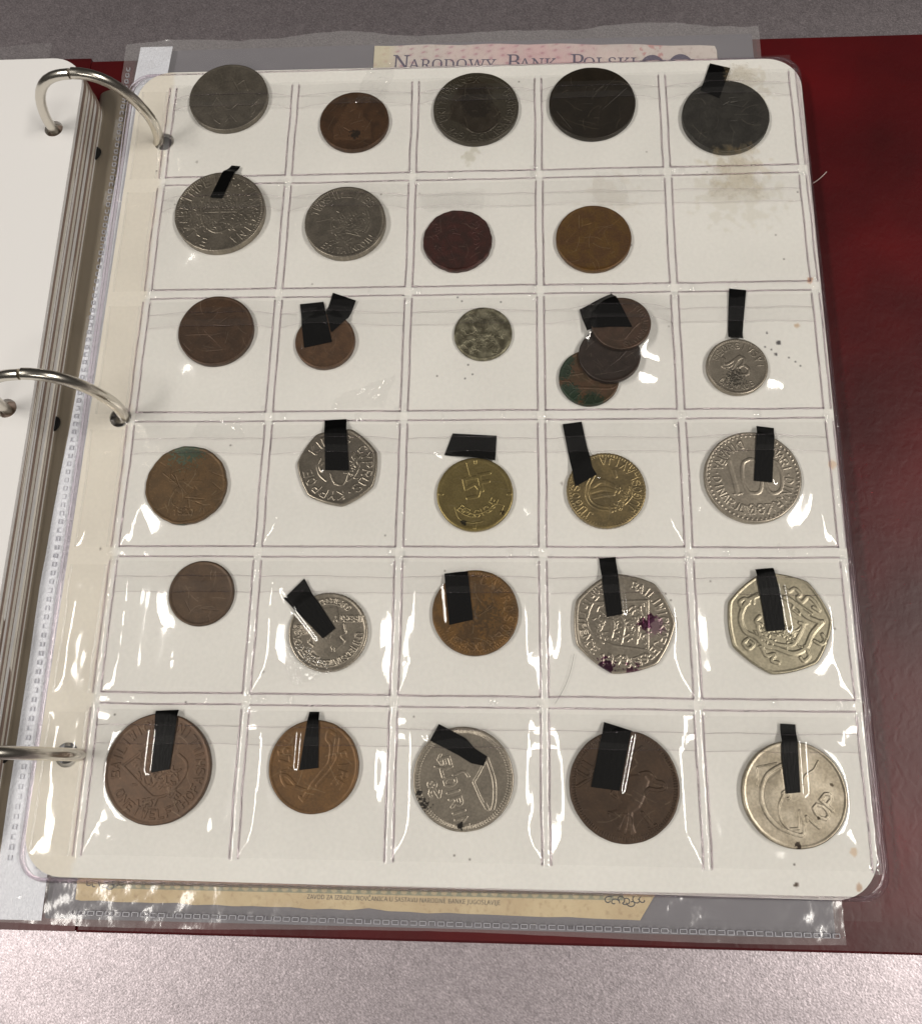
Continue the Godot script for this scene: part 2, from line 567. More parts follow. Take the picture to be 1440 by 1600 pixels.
func pocket_height(c: int, r: int, x: float, y: float) -> float:
	var x0: float = SEAM_X[c] + 1.0
	var x1: float = SEAM_X[c + 1] - 1.0
	var y0: float = SEAM_Y[r] + 3.0
	var y1: float = SEAM_Y[r + 1] - 1.9
	var dx := minf(x - x0, x1 - x)
	var dy := y1 - y
	var e := clampf(minf(dx / 5.5, dy / 11.0), 0, 1)
	e = e * (2.0 - e)
	e *= lerpf(0.55, 1.0, clampf((y - y0) / 6.0, 0, 1))
	var pull := cover_height(x, y, 7.5)
	var loose := (0.55 if r < 3 else 0.8) + 0.5 * soft.get_noise_2d(x * 2.2 + c * 131, y * 1.1 + r * 77)
	var h := maxf(pull + 0.28, loose) if pull + 0.28 > loose + 0.4 or loose > pull + 0.68 else (pull + 0.28 + loose) * 0.5 + 0.2 + 0.625 * pow((pull + 0.28 - loose) * 0.5, 2) * 2.0
	h += 0.13 * soft.get_noise_2d(x * 7.5 + 50, y * 1.3 + c * 19) * clampf(1.0 - pull * 0.55, 0.1, 1.0)
	if r >= 3:
		# loose film stands up in a soft roll beside the welds
		var roll := clampf(0.55 + 1.5 * soft.get_noise_2d(y * 1.5 + c * 70, r * 90 + (0.0 if x - x0 < x1 - x else 400.0)), 0.0, 1.0)
		h += (0.75 if c < 4 or x - x0 < x1 - x else 1.1) * roll * exp(-pow((minf(dx, 12.0) - 4.6) / 2.6, 2.0)) * clampf(1.0 - pull * 0.6, 0.0, 1.0)
	for t in near_tapes:
		var p := Vector2(x, y)
		var d: float = p.distance_to(Geometry2D.get_closest_point_to_segment(p, t.a, t.b)) - t.w
		if d < 2.5:
			var past: float = (p - t.b).dot((t.b - t.a).normalized())
			h += 0.45 * exp(-pow(maxf(d, 0.0) / 1.1, 2.0)) * clampf(1.0 - (past + 0.5) / 2.2, 0.0, 1.0)
	return 0.12 + maxf(h, 0.1) * e

func _ready() -> void:
	# ---- camera, surroundings, lamps, exposure
	var cam := Camera3D.new()
	cam.name = "camera"
	cam.fov = 59.637
	cam.near = 0.01
	cam.far = 30.0
	cam.transform = Transform3D(Basis(Vector3(0.99845, -0.05344, -0.01526), Vector3(0.00028, 0.27936, -0.96019), Vector3(0.05558, 0.9587, 0.27894)).orthonormalized(), at(76.44, 194.86, 259.93))
	add_child(cam)
	cam.current = true
	var we := WorldEnvironment.new()
	we.name = "surroundings"
	var env := Environment.new()
	env.background_mode = Environment.BG_COLOR
	env.background_color = Color(0.22, 0.21, 0.20)
	env.tonemap_mode = Environment.TONE_MAPPER_LINEAR
	env.tonemap_exposure = 1.0
	env.sdfgi_enabled = true
	env.ssao_enabled = true
	env.ssil_enabled = true
	we.environment = env
	add_child(we)
	var glow := mat(Color(0.9, 0.9, 0.88), 0.5)
	glow.emission_enabled = true
	glow.emission = Color(1.0, 0.96, 0.88)
	glow.emission_energy_multiplier = 1.0
	var tray := mat(Color(0.8, 0.8, 0.8), 0.5)
	var spots := [["long fluorescent ceiling panel to the left above the table", Vector3(-1.25, 1.95, 0.35), Vector2(0.28, 1.24), 2.95], ["long fluorescent ceiling panel to the right above the table", Vector3(1.32, 1.95, 0.30), Vector2(0.28, 1.24), 3.25], ["long fluorescent ceiling panel behind the viewer's side of the table", Vector3(0.15, 2.1, 2.1), Vector2(1.24, 0.28), 1.5]]
	for d in spots:
		var lamp := thing("ceiling_light", d[1])
		tag(lamp, d[0], "ceiling light", "ceiling lights above the table")
		var bm := BoxMesh.new()
		bm.size = Vector3(d[2].x + 0.04, 0.05, d[2].y + 0.06)
		put("housing", bm, tray, lamp).position.y = 0.03
		var pm := BoxMesh.new()
		pm.size = Vector3(d[2].x, 0.004, d[2].y)
		put("diffuser", pm, glow, lamp)
		var al := AreaLight3D.new()
		al.name = "area_light"
		al.area_size = d[2]
		al.light_color = Color(1.0, 0.977, 0.947)
		al.light_energy = d[3]
		al.shadow_enabled = true
		al.rotation_degrees.x = -90
		al.position.y = -0.006
		lamp.add_child(al)

	soft.seed = 11
	soft.frequency = 0.02
	soft.fractal_octaves = 3
	clear_film = film(0.006, 0.085)
	clear_bead = mat(Color(0.94, 0.91, 0.93, 0.03), 0.05)
	clear_bead.refraction_enabled = true
	clear_bead.refraction_scale = 0.014
	tape_mat = mat(Color(0.02, 0.02, 0.021), 0.42)
	tape_mat.metallic_specular = 0.22
	tape_mat.heightmap_enabled = true
	var tn := noise(5, 0.08, 3)
	tape_mat.heightmap_texture = height_tex(64, 64, func(x, y): return 0.5 + 0.5 * tn.get_noise_2d(x, y))
	tape_mat.heightmap_scale = 0.004

	build_cloth()
	build_binder()
	build_left_pile()
	build_sleeves()
	build_page_card()
	second_card()
	build_coins()
	build_tapes()
	build_pocket_page()
	build_scraps()

# ---------------------------------------------------------------- the table
func build_cloth() -> void:
	var m := mat(Color.WHITE, 0.44, 0.85)
	var wn := noise(2, 0.03, 4)
	rng.seed = 77
	var n := 768
	var thread := PackedFloat32Array()
	thread.resize(n * n)
	for k in n * n:
		thread[k] = rng.randf()
	var im := Image.create(n, n, false, Image.FORMAT_RGB8)
	for y in n:
		for x in n:
			# satin: short floating threads on the slant, some bright, some dull
			var g := 0.0
			for e in 2:
				g += thread[posmod(y + e, n) * n + posmod(x + e, n)] * 1.5
			g = (0.78 + 0.46 * pow(g / 3.0, 1.3)) * (1.0 + 0.05 * wn.get_noise_2d(x, y))
			im.set_pixel(x, y, Color(0.69 * g, 0.655 * g, 0.672 * g))
	m.albedo_texture = tex(im)
	rng.seed = 78
	m.heightmap_enabled = true
	m.heightmap_texture = height_tex(512, 512, func(x, y): return 0.5 + rng.randf_range(-0.3, 0.3))
	m.heightmap_scale = 0.006
	m.uv1_scale = Vector3(8.5, 8.5, 1)
	var fold := noise(8, 0.012, 2)
	var mesh := grid(260, 260, func(u, v):
		var x := lerpf(-520, 700, u)
		var y := lerpf(-480, 620, v)
		var out := maxf(0.0, maxf(y - 252.0, -78.0 - y)) / 30.0
		var z := minf(out, 1.0) * (1.2 * fold.get_noise_2d(x * 0.8 + y * 0.3, y * 0.9) - 0.5)
		var along := Vector2(x + 76.0, y - 262.0).dot(Vector2(0.976, 0.218))
		var off := Vector2(x + 76.0, y - 262.0).dot(Vector2(-0.218, 0.976))
		z += 1.1 * exp(-pow(off / 5.5, 2.0)) * clampf(1.0 - absf(along) / 60.0, 0, 1)
		return at(x, y, CLOTH_Z - 0.2 + z))
	tag(put("tablecloth", mesh, m), "grey pink satin tablecloth spread under the binder", "tablecloth")

func ring_point(t: float) -> Vector2:
	# half of a ring from its apex down into the rail: (distance from the middle, height)
	var c := Curve2D.new()
	var p := [[0.0, 33.0], [6.0, 32.0], [11.0, 28.6], [14.8, 23.0], [17.2, 16.0], [18.0, 9.0], [16.6, 0.5], [13.6, -3.4], [9.2, -6.6]]
	for k in p.size():
		var a: Array = p[maxi(k - 1, 0)]
		var b: Array = p[mini(k + 1, p.size() - 1)]
		var g := Vector2(b[0] - a[0], b[1] - a[1]) / 6.0
		if k == 0:
			g = Vector2(2.2, 0)
		c.add_point(Vector2(p[k][0], p[k][1]), -g, g)
	return c.sample_baked(t * c.get_baked_length())

func ring_at(z: float) -> float:
	var best := 0.0
	var near := 1e9
	for k in 60:
		var q := ring_point(0.3 + 0.7 * k / 59.0)
		if absf(q.y - z) < near:
			near = absf(q.y - z)
			best = q.x
	return best

func build_binder() -> void:
	var red := mat(Color(0.36, 0.035, 0.05), 0.36)
	var mott := noise(21, 0.02, 4)
	var crease := noise(22, 0.05, 4)
	var im := Image.create(256, 256, false, Image.FORMAT_RGB8)
	for y in 256:
		for x in 256:
			var g := 1.0 + 0.32 * mott.get_noise_2d(x * 0.9, y * 0.9)
			im.set_pixel(x, y, Color(0.28 * g, 0.028 * g, 0.045 * g))
	red.albedo_color = Color.WHITE
	red.albedo_texture = tex(im)
	red.heightmap_enabled = true
	var cell := FastNoiseLite.new()
	cell.noise_type = FastNoiseLite.TYPE_CELLULAR
	cell.cellular_return_type = FastNoiseLite.RETURN_DISTANCE2_SUB
	cell.frequency = 0.12
	cell.seed = 4
	red.heightmap_texture = height_tex(900, 900, func(x, y): return 0.5 + 0.25 * cell.get_noise_2d(x + 8 * crease.get_noise_2d(x, y), y * 0.55) + 0.2 * crease.get_noise_2d(x * 0.4, y * 0.3))
	red.heightmap_scale = 0.022
	red.roughness = 0.40
	red.metallic_specular = 0.42
	var binder := thing("ring_binder")
	tag(binder, "dark red leatherette ring binder lying open on the tablecloth", "ring binder")
	var flat := func(p: Vector2) -> float: return 0.25 * soft.get_noise_2d(p.x * 0.5, p.y * 0.5)
	var right_board := PackedVector2Array([Vector2(-46.5, -63.5)])
	for q in round_rect(0, -63.5, 268, 240.5, 4).slice(0, 18):
		right_board.append(q)
	right_board.append(Vector2(-46.5, 240.2))
	put("back_cover", slab(right_board, CLOTH_Z, -9.6, null, 0.7, Rect2(-48, -63.5, 320, 320)), red, binder)
	put("spine", slab(round_rect(-82, -61.5, -46.7, 240.0, 0.3, 2), CLOTH_Z + 0.05, -9.8, null, 0.4, Rect2(-82, -62, 320, 320)), red, binder)
	put("front_cover", slab(round_rect(-390, -63, -82.2, 239.6, 0.4, 2), CLOTH_Z, -9.7, null, 0.7, Rect2(-390, -62, 320, 320)), red, binder)
	# steel rail that carries the rings
	var steel := mat(Color(0.84, 0.82, 0.78), 0.24, 1.0)
	var dull := mat(Color(0.60, 0.56, 0.50), 0.36, 0.6)
	var rail := put("ring_rail", grid(24, 2, func(u, v):
		var a := lerpf(-1.0, 1.0, u)
		return at(RING_X + a * 13.0, lerpf(-44, 222, v), -9.9 + 5.6 * sqrt(maxf(0.0, 1.0 - pow(absf(a), 2.6))))), dull, binder)
	for y in RING_Y:
		var dark := mat(Color(0.03, 0.03, 0.03), 0.7)
		for sx in [-1.0, 1.0]:
			var hole := CylinderMesh.new()
			hole.top_radius = 0.0027
			hole.bottom_radius = 0.0027
			hole.height = 0.002
			hole.radial_segments = 24
			var hm := put("rail_slot", hole, dark, rail)
			hm.position = at(RING_X + sx * 9.2, y, -6.15)
			hm.rotation.z = -sx * 0.42
	for k in 3:
		var y: float = RING_Y[k]
		var ring := Node3D.new()
		ring.name = "ring"
		binder.add_child(ring, true)
		for half in 2:
			var pts := PackedVector3Array()
			for s in 41:
				var q := ring_point(s / 40.0 * 0.985 + 0.012 if half == 0 else s / 40.0)
				pts.append(at(RING_X + q.x * (1.0 if half == 0 else -1.0), y + (0.0 if half == 0 else 0.25), q.y))
			put("ring_half", tube(pts, 0.00178 if half == 0 else 0.00165, 20), steel, ring)

# ---------------------------------------------------------------- pages turned to the left
func build_left_pile() -> void:
	var paper := mat(Color(0.91, 0.905, 0.90), 0.7)
	var paper2 := mat(Color(0.87, 0.85, 0.81), 0.7)
	var edge := mat(Color(0.52, 0.45, 0.41), 0.5)
	var words := ["topmost", "second", "third", "fourth", "fifth", "sixth", "seventh"]
	for k in 7:
		var z := 8.0 - k * 2.0
		var ex: float = [-74.0, -73.6, -73.5, -73.0, -72.9, -72.5, -72.3][k]
		var o := thing("page_sheet")
		tag(o, "white page turned to the left, %s of the pile%s" % [words[k], "" if k else ", its face and punched holes showing"], "page", "white pages turned over to the left")
		var hole_x: float = RING_X - ring_at(z)
		var outline := PackedVector2Array()
		for q in round_rect(-308, -46.6 + k * 0.5, ex, 223.5 - k * 0.3, 12.0, 10):
			outline.append(q)
		var shape := with_holes(outline, [[hole_x, RING_Y[0], 3.2], [hole_x, RING_Y[1], 3.2], [hole_x, RING_Y[2], 3.2]], ex) if hole_x < ex - 4.5 else outline
		var kk := k
		var bend := func(p: Vector2) -> float:
			var near := clampf((p.x - ex + 9.0) / 9.0, 0, 1)
			return -near * near * (0.5 + 0.5 * sin(p.y * 0.021 + kk * 1.7)) * 0.8
		put("card", slab(shape, z - 1.55, z, bend), paper if k % 2 == 0 else paper2, o)
		var film_outline := PackedVector2Array()
		for q in round_rect(-309, -47.4 + k * 0.5, ex + 0.12, 224.2 - k * 0.3, 12.0, 10):
			film_outline.append(q)
		if k:
			put("plastic_edge", slab(film_outline, z + 0.12, z + 0.24, bend), edge, o)
	var loose := grid(20, 4, func(u, v): return at(lerpf(-130, -88, u), lerpf(-53.5, -40, v) - 1.2 * u, lerpf(6.0, 6.6, u) + 0.3 * sin(u * 9)))
	tag(put("clear_sleeve", loose, film(0.04, 0.05)), "corner of a clear sleeve sticking out above the left pile", "plastic sleeve")

# ---------------------------------------------------------------- sleeves and banknotes under the coin page
func build_sleeves() -> void:
	var crinkle := noise(31, 0.05, 4)
	var ht := height_tex(256, 256, func(x, y): return 0.5 + 0.5 * crinkle.get_noise_2d(x, y))
	# grey insert
	tag(put("grey_insert", slab(round_rect(-54, -62, 163, 236.2, 0.5, 2), -6.4, -6.1), mat(Color(0.39, 0.375, 0.405), 0.7)), "mauve grey paper insert inside the banknote sleeve", "paper sheet")
	# the sleeve: film, milky punched strip, welded marks
	var sl := thing("banknote_sleeve")
	tag(sl, "clear plastic sleeve with a milky punched edge holding the banknotes", "plastic sleeve")
	var fm := film(0.10, 0.17)
	fm.heightmap_enabled = true
	fm.heightmap_texture = ht
	fm.heightmap_scale = 0.008
	fm.uv1_scale = Vector3(5, 6, 1)
	put("film", grid(110, 140, func(u, v):
		var x := lerpf(-66.5, 165.0, u)
		var y := lerpf(-64.0 + 0.8 * sin(u * 14), 237.2 + 0.6 * sin(u * 9), v)
		var z := -4.5 + 0.55 * soft.get_noise_2d(x * 1.4, y * 1.4) + 0.25 * soft.get_noise_2d(x * 6.0, y * 6.0)
		if y < -46 or y > 226:
			z += 0.9 * absf(soft.get_noise_2d(x * 3.2 + 40, y * 7.0)) + 0.28 * absf(soft.get_noise_2d(x * 7.0, y * 3.0))
		if y < -56:
			z += (-56 - y) * 0.25 * (0.5 + 0.5 * sin(x * 0.11))
		return at(x, y, z)), fm, sl)
	var milky := mat(Color(0.90, 0.91, 0.94, 0.9), 0.32)
	milky.transparency = BaseMaterial3D.TRANSPARENCY_ALPHA
	milky.heightmap_enabled = true
	milky.heightmap_texture = ht
	milky.heightmap_scale = 0.03
	milky.uv1_scale = Vector3(1, 12, 1)
	put("punched_strip", grid(6, 60, func(u, v):
		var y := lerpf(-62, 236.5, v)
		var x := lerpf(lerpf(-60.8, -68.6, clampf((y + 62) / 200.0, 0, 1)), lerpf(-48.6, -54, clampf((y + 62) / 100.0, 0, 1)), u)
		return at(x, y, -4.0 + 0.4 * soft.get_noise_2d(x, y * 2))), milky, sl)
	# welded squares along the left and lower edges
	var marks := mat(Color(0.75, 0.75, 0.78), 0.35)
	for side in 2:
		var s := Soup.new()
		var count := 84 if side == 0 else 100
		for k in count:
			var c := Vector2(-45.0 + k * 2.5, 234.2 + k * 0.012) if side == 0 else Vector2(-64.2 - 0.012 * k, -52.0 + k * 2.75)
			var w := 0.85 if side == 0 else 0.55
			var hgt := 0.5 if side == 0 else 0.65
			var zb := -3.6
			for e in 4:
				var a: Vector2 = [Vector2(-w, -hgt), Vector2(w, -hgt), Vector2(w, hgt), Vector2(-w, hgt)][e]
				var b: Vector2 = [Vector2(w, -hgt), Vector2(w, hgt), Vector2(-w, hgt), Vector2(-w, -hgt)][e]
				if (k * 7 + e * 3) % 11 == 0:
					continue
				var out := Vector2(b.y - a.y, a.x - b.x).normalized() * 0.06
				a += c
				b += c
				s.quad(at(a.x - out.x, a.y - out.y, zb), at(b.x - out.x, b.y - out.y, zb), at(b.x + out.x, b.y + out.y, zb), at(a.x + out.x, a.y + out.y, zb), Vector3.UP)
				s.quad(at(a.x + out.x, a.y + out.y, zb), at(b.x + out.x, b.y + out.y, zb), at(b.x + out.x, b.y + out.y, zb - 0.7), at(a.x + out.x, a.y + out.y, zb - 0.7), Vector3(out.x, 0, out.y))
		put("weld_marks", s.done(), marks, sl)
	# a second clear sleeve below, showing at the upper right
	tag(put("clear_sleeve", grid(30, 40, func(u, v):
		var x := lerpf(-40, 176.2, u)
		var y := lerpf(-53.5, 232, v)
		return at(x, y, -7.4 + 0.35 * soft.get_noise_2d(x * 3, y * 3))), film(0.02, 0.06)), "second clear sleeve whose crinkled corner shows at upper right", "plastic sleeve")
	build_notes()

func label_text(text: String, height: float, font: String, where: Vector3, m: Material, parent: Node3D, called: String, turn := 0.0) -> MeshInstance3D:
	var tm := TextMesh.new()
	var sf := SystemFont.new()
	sf.font_names = PackedStringArray([font])
	tm.font = sf
	tm.text = text
	tm.font_size = 64
	tm.pixel_size = height * 0.02 / 46.0
	tm.depth = 0.0008
	tm.horizontal_alignment = HORIZONTAL_ALIGNMENT_LEFT
	tm.vertical_alignment = VERTICAL_ALIGNMENT_BOTTOM
	var o := put(called, tm, m, parent)
	o.position = where + Vector3(0, 0, 0.000328 * height)
	o.basis = Basis(Vector3.RIGHT, -PI / 2) * Basis.from_scale(Vector3.ONE * 0.05)
	if turn != 0.0:
		o.basis = Basis(Vector3.UP, turn) * o.basis
	return o

func note_image(seed_: int, a: Color, b: Color, dirt: Color, size: Vector2i, paint: Callable) -> ImageTexture:
	var n1 := noise(seed_, 0.012, 4)
	var n2 := noise(seed_ + 1, 0.09, 3)
	var im := Image.create(size.x, size.y, false, Image.FORMAT_RGB8)
	for y in size.y:
		for x in size.x:
			var c := a.lerp(b, clampf(0.5 + 1.2 * n1.get_noise_2d(x, y), 0, 1))
			c = c.lerp(dirt, clampf(n2.get_noise_2d(x, y) * 0.6 - 0.12, 0, 0.5))
			c = paint.call(x, y, c)
			im.set_pixel(x, y, c)
	return tex(im)

func build_notes() -> void:
	# pink note: only its upper edge shows above the page
	var n1 := thing("banknote")
	tag(n1, "pink and cream banknote showing its title above the coin page", "banknote", "banknotes in the sleeve")
	var m := mat(Color.WHITE, 0.75)
	var pinks := noise(61, 0.02, 3)
	m.albedo_texture = note_image(41, Color(0.76, 0.71, 0.69), Color(0.80, 0.76, 0.73), Color(0.55, 0.45, 0.40), Vector2i(512, 256), func(x, y, c):
		var pk := clampf(1.1 - absf(x - 250) / 130.0 + 0.7 * pinks.get_noise_2d(x, y), 0, 1)
		c = c.lerp(Color(0.80, 0.60, 0.62), pk * 0.55)
		var guil := sin(x * 0.22 + y * 0.35 + 3.0 * sin(y * 0.08)) * sin(x * 0.1 - y * 0.3)
		if x < 330:
			c = c.lerp(Color(0.62, 0.40, 0.46), clampf(guil * 1.6 - 1.1, 0, 0.5) + 0.16 * clampf(guil, 0, 1))
		if x < 40:
			c = c.lerp(Color(0.80, 0.77, 0.62), clampf((40 - x) / 30.0, 0, 0.6))
		if x > 395 and x < 430 and y > 4 and y < 60:
			c = c.lerp(Color(0.62, 0.22, 0.22), 0.4 * clampf(pinks.get_noise_2d(x * 4, y * 4) * 3.0, 0, 1))
		return c)
	var top := PackedVector2Array()
	for k in 25:
		var u := k / 24.0
		top.append(Vector2(lerpf(26.6, 149.4, u), lerpf(-60.8, -55.6, u) - (1.2 * sin(u * 2.6)) + 0.25 * sin(u * 31)))
	top.append(Vector2(150.0, -54.2))
	top.append(Vector2(149.4, 8)); top.append(Vector2(26.0, 3))
	put("paper", slab(top, -5.4, -5.28, null, 0.0, Rect2(26, -63, 125, 72)), m, n1)
	var ink := mat(Color(0.22, 0.17, 0.30), 0.8)
	var slope := -0.035
	for w in [["N", 6.2, 33.2], ["ARODOWY", 4.35, 39.2], ["B", 6.2, 74.6], ["ANK", 4.5, 79.2], ["P", 6.2, 97.6], ["OLSKI", 4.7, 102.0]]:
		label_text(w[0], w[1], "Droid Serif", at(w[2], -50.0 + (w[2] - 33.0) * -slope * 0.8, -5.24), ink, n1, "title_word", slope)
	for k in 2:
		var ring := TorusMesh.new()
		ring.inner_radius = 0.0024
		ring.outer_radius = 0.0042
		ring.rings = 32
		var o := put("numeral", ring, ink, n1)
		o.scale = Vector3(1.15, 0.01, 1.6)
		o.position = at(127.0 + k * 10.0, -46.4, -5.22)
	# tan note: only its lower edge shows below the page
	var n2 := thing("banknote")
	tag(n2, "tan old banknote with worn lower edge below the coin page", "banknote", "banknotes in the sleeve")
	var m2 := mat(Color.WHITE, 0.8)
	m2.albedo_texture = note_image(51, Color(0.80, 0.72, 0.56), Color(0.75, 0.66, 0.50), Color(0.5, 0.38, 0.24), Vector2i(1024, 128), func(x, y, c):
		# lace border printed in grey green
		if y > 80 and y < 98 and x > 120 and x < 900:
			var gx := absf(sin(x * 0.21)) * absf(sin((y - 80) * 0.35))
			c = c.lerp(Color(0.42, 0.45, 0.38), 0.72 if gx < 0.55 else 0.25)
		return c)
	var low := PackedVector2Array([Vector2(-46.2, 200), Vector2(117.5, 200), Vector2(115.4, 226.6), Vector2(111.3, 232.8)])
	for k in 29:
		var u := k / 28.0
		var x := lerpf(108.0, -44.0, u)
		var y := lerpf(232.7, 231.2, u) + 0.15 * sin(u * 47) * sin(u * 13) + 0.12 * sin(u * 90)
		if k == 13:
			y -= 0.5
		low.append(Vector2(x, y))
	low.append(Vector2(-45.6, 231.0))
	put("paper", slab(low, -5.4, -5.28, null, 0.0, Rect2(-60, 208, 190, 26)), m2, n2)
	var ink2 := mat(Color(0.14, 0.14, 0.14), 0.8)
	label_text("ZAVOD ZA IZRADU NOVČANICA U SASTAVU NARODNE BANKE JUGOSLAVIJE", 1.15, "Droid Sans", at(20.0, 229.4, -5.24), ink2, n2, "imprint", -0.008)
	# scroll ornaments at the ends of the border
	for k in 2:
		var bits := []
		var ox: float = [103.0, -42.0][k]
		for c in 7:
			var pts := PackedVector3Array()
			for s in 14:
				var a := s * 0.42 + c
				var rr := 0.3 + 0.09 * s
				pts.append(at(ox + c * 1.55 + cos(a) * rr, [228.0, 226.8][k] + sin(a) * rr * 0.8 + 0.5 * sin(c * 2.0), -5.2))
			bits.append(tube(pts, 0.00016, 5, 0.2))
		put("scroll_print", join(bits), ink2, n2)

# ---------------------------------------------------------------- the coin page's backing card
func build_page_card() -> void:
	var m := mat(Color.WHITE, 0.72)
	var n1 := noise(71, 0.01, 4)
	var n2 := noise(72, 0.06, 3)
	var fibre := noise(73, 0.3, 2)
	var W := 512
	var H := 584
	# stains: x, y, radius (mm), colour, strength
	var stains := [[153.0, -1.0, 9.0, Color(0.70, 0.62, 0.46), 0.16], [152.0, 8.0, 13.0, Color(0.74, 0.71, 0.62), 0.2], [157.0, -34.0, 8.0, Color(0.66, 0.60, 0.48), 0.18], [110.0, 9.0, 8.0, Color(0.74, 0.70, 0.62), 0.15],
		[63.0, -8.0, 3.0, Color(0.68, 0.66, 0.58), 0.4], [167.0, 58.0, 0.9, Color(0.62, 0.42, 0.22), 0.4], [168.5, 222.5, 1.0, Color(0.55, 0.33, 0.18), 0.4], [152.0, 222.5, 1.0, Color(0.2, 0.14, 0.1), 0.9],
		[168.0, 214.0, 0.9, Color(0.75, 0.55, 0.35), 0.35], [172.0, 42.0, 1.0, Color(0.75, 0.5, 0.35), 0.6], [172.5, 104.0, 1.3, Color(0.80, 0.62, 0.45), 0.5]]
	for d in [[157.0, 60.5, 0.7], [160.5, 64.0, 0.8], [156.0, 65.0, 0.7], [159.5, 67.5, 0.7], [158.2, 66.0, 0.4], [163.0, 69.0, 0.3], [165.0, 70.5, 0.4], [166.5, 72.0, 0.3], [63.0, 70.5, 0.35], [64.5, 73.5, 0.5], [62.0, 75.0, 0.4], [59.0, 46.5, 0.4], [60.5, 47.5, 0.3], [73.0, 48.0, 0.3], [20.0, 70.0, 0.5]]:
		stains.append([d[0], d[1], d[2] * 0.7, Color(0.12, 0.11, 0.12), 0.75])
	rng.seed = 6
	for k in 46:
		stains.append([rng.randf_range(-50, 172), rng.randf_range(-40, 222), rng.randf_range(0.15, 0.42), Color(0.25, 0.22, 0.2), rng.randf_range(0.4, 0.9)])
	var im := Image.create(W, H, false, Image.FORMAT_RGB8)
	var base := []
	for y in H:
		for x in W:
			var px := lerpf(-62, 178, (x + 0.5) / W)
			var py := lerpf(-48, 228, (y + 0.5) / H)
			var c := Color(0.875, 0.868, 0.845)
			# the punched strip has yellowed
			var yel := clampf((-45.0 - px) / 1.6 + 0.5 + 0.8 * n2.get_noise_2d(x, y), 0, 1)
			c = c.lerp(Color(0.85, 0.81, 0.735), yel * 0.5)
			var mot := 1.0 + 0.025 * n1.get_noise_2d(x, y) + 0.02 * fibre.get_noise_2d(x, y)
			im.set_pixel(x, y, Color(c.r * mot, c.g * mot, c.b * mot))
	for s in stains:
		var rx := int(s[2] * 1.5 / 240.0 * W) + 1
		var cx := int((s[0] + 62) / 240.0 * W)
		var cy := int((s[1] + 48) / 276.0 * H)
		for y in range(maxi(cy - rx, 0), mini(cy + rx + 1, H)):
			for x in range(maxi(cx - rx, 0), mini(cx + rx + 1, W)):
				var d: float = Vector2(x - cx, y - cy).length() / (s[2] / 240.0 * W) + 1.1 * n2.get_noise_2d(x * 1.5, y * 1.5)
				if d < 1.0:
					im.set_pixel(x, y, im.get_pixel(x, y).lerp(s[3], s[4] * clampf((1.0 - d) * 3.0, 0, 1)))
	m.albedo_texture = tex(im)
	m.heightmap_enabled = true
	m.heightmap_texture = height_tex(256, 256, func(x, y): return 0.5 + 0.4 * n2.get_noise_2d(x, y) + 0.1 * fibre.get_noise_2d(x, y))
	m.heightmap_scale = 0.008
	var outline := PackedVector2Array()
	outline.append_array(round_rect(-58.5, -45.8, 175.0, 225.3, 11.5, 10))
	for k in outline.size():
		# the sheet sits a little turned on its rings
		outline[k] = outline[k] + Vector2(-(outline[k].y - 90) * 0.010, (outline[k].x - 58) * 0.006)
	var holes := [[-45.4, RING_Y[0], 3.5], [-48.2, RING_Y[1], 3.5], [-51.0, RING_Y[2], 3.5]]
	var cut := keyhole(outline, holes)
	tag(put("backing_card", slab(cut, -0.45, 0.0, null, 0.0, Rect2(-62, -48, 240, 276)), m), "white backing card with yellowed punched strip behind the coin pockets", "card")

func second_card() -> void:
	var outline := round_rect(-57.6, -44.6, 174.2, 224.0, 11.0, 10)
	for k in outline.size():
		outline[k] = outline[k] + Vector2(-(outline[k].y - 90) * 0.012, (outline[k].x - 58) * 0.004)
	var cut := keyhole(outline, [[-46.8, RING_Y[0] - 1.0, 3.3], [-49.4, RING_Y[1] - 0.8, 3.3], [-52.2, RING_Y[2] - 0.8, 3.3]])
	tag(put("backing_card", slab(cut, -2.6, -2.0), mat(Color(0.83, 0.81, 0.77), 0.75)), "second white card lying directly under the card of the coin page", "card")

func keyhole(outline: PackedVector2Array, holes: Array) -> PackedVector2Array:
	# holes let in from the left edge, whose two end points are found by their x
	var n := outline.size()
	var out := PackedVector2Array()
	for k in n:
		var a := outline[k]
		var b := outline[(k + 1) % n]
		out.append(a)
		if absf(a.y - b.y) > 100.0 and a.x < 0:
			var hs := holes.duplicate()
			hs.sort_custom(func(p, q): return absf(p[1] - a.y) < absf(q[1] - a.y))
			var dir := signf(b.y - a.y)
			for h in hs:
				var ex := lerpf(a.x, b.x, (h[1] - a.y) / (b.y - a.y))
				out.append(Vector2(ex, h[1] - dir * 0.01))
				for s in 29:
					var ang := lerpf(0.004, TAU - 0.004, s / 28.0)
					out.append(Vector2(h[0] - cos(ang) * h[2], h[1] - dir * sin(ang) * h[2]))
				out.append(Vector2(ex, h[1] + dir * 0.01))
	return out

func bust(flip: float, x: float, y: float, s: float) -> String:
	# a plain head in profile, as P instruction
	var pts := [[-10, -62], [15, -60], [32, -45], [36, -22], [30, -2], [26, 14], [36, 30], [58, 44], [40, 60], [10, 70], [-18, 66], [-34, 54], [-20, 40], [-12, 28], [-20, 20], [-30, 18], [-32, 8], [-30, 2], [-40, -4], [-32, -18], [-34, -30], [-26, -50]]
	var out := "P 70 22"
	for p in pts:
		out += " %d,%d" % [x + p[0] * s * flip, y + p[1] * s]
	return out + "\n"

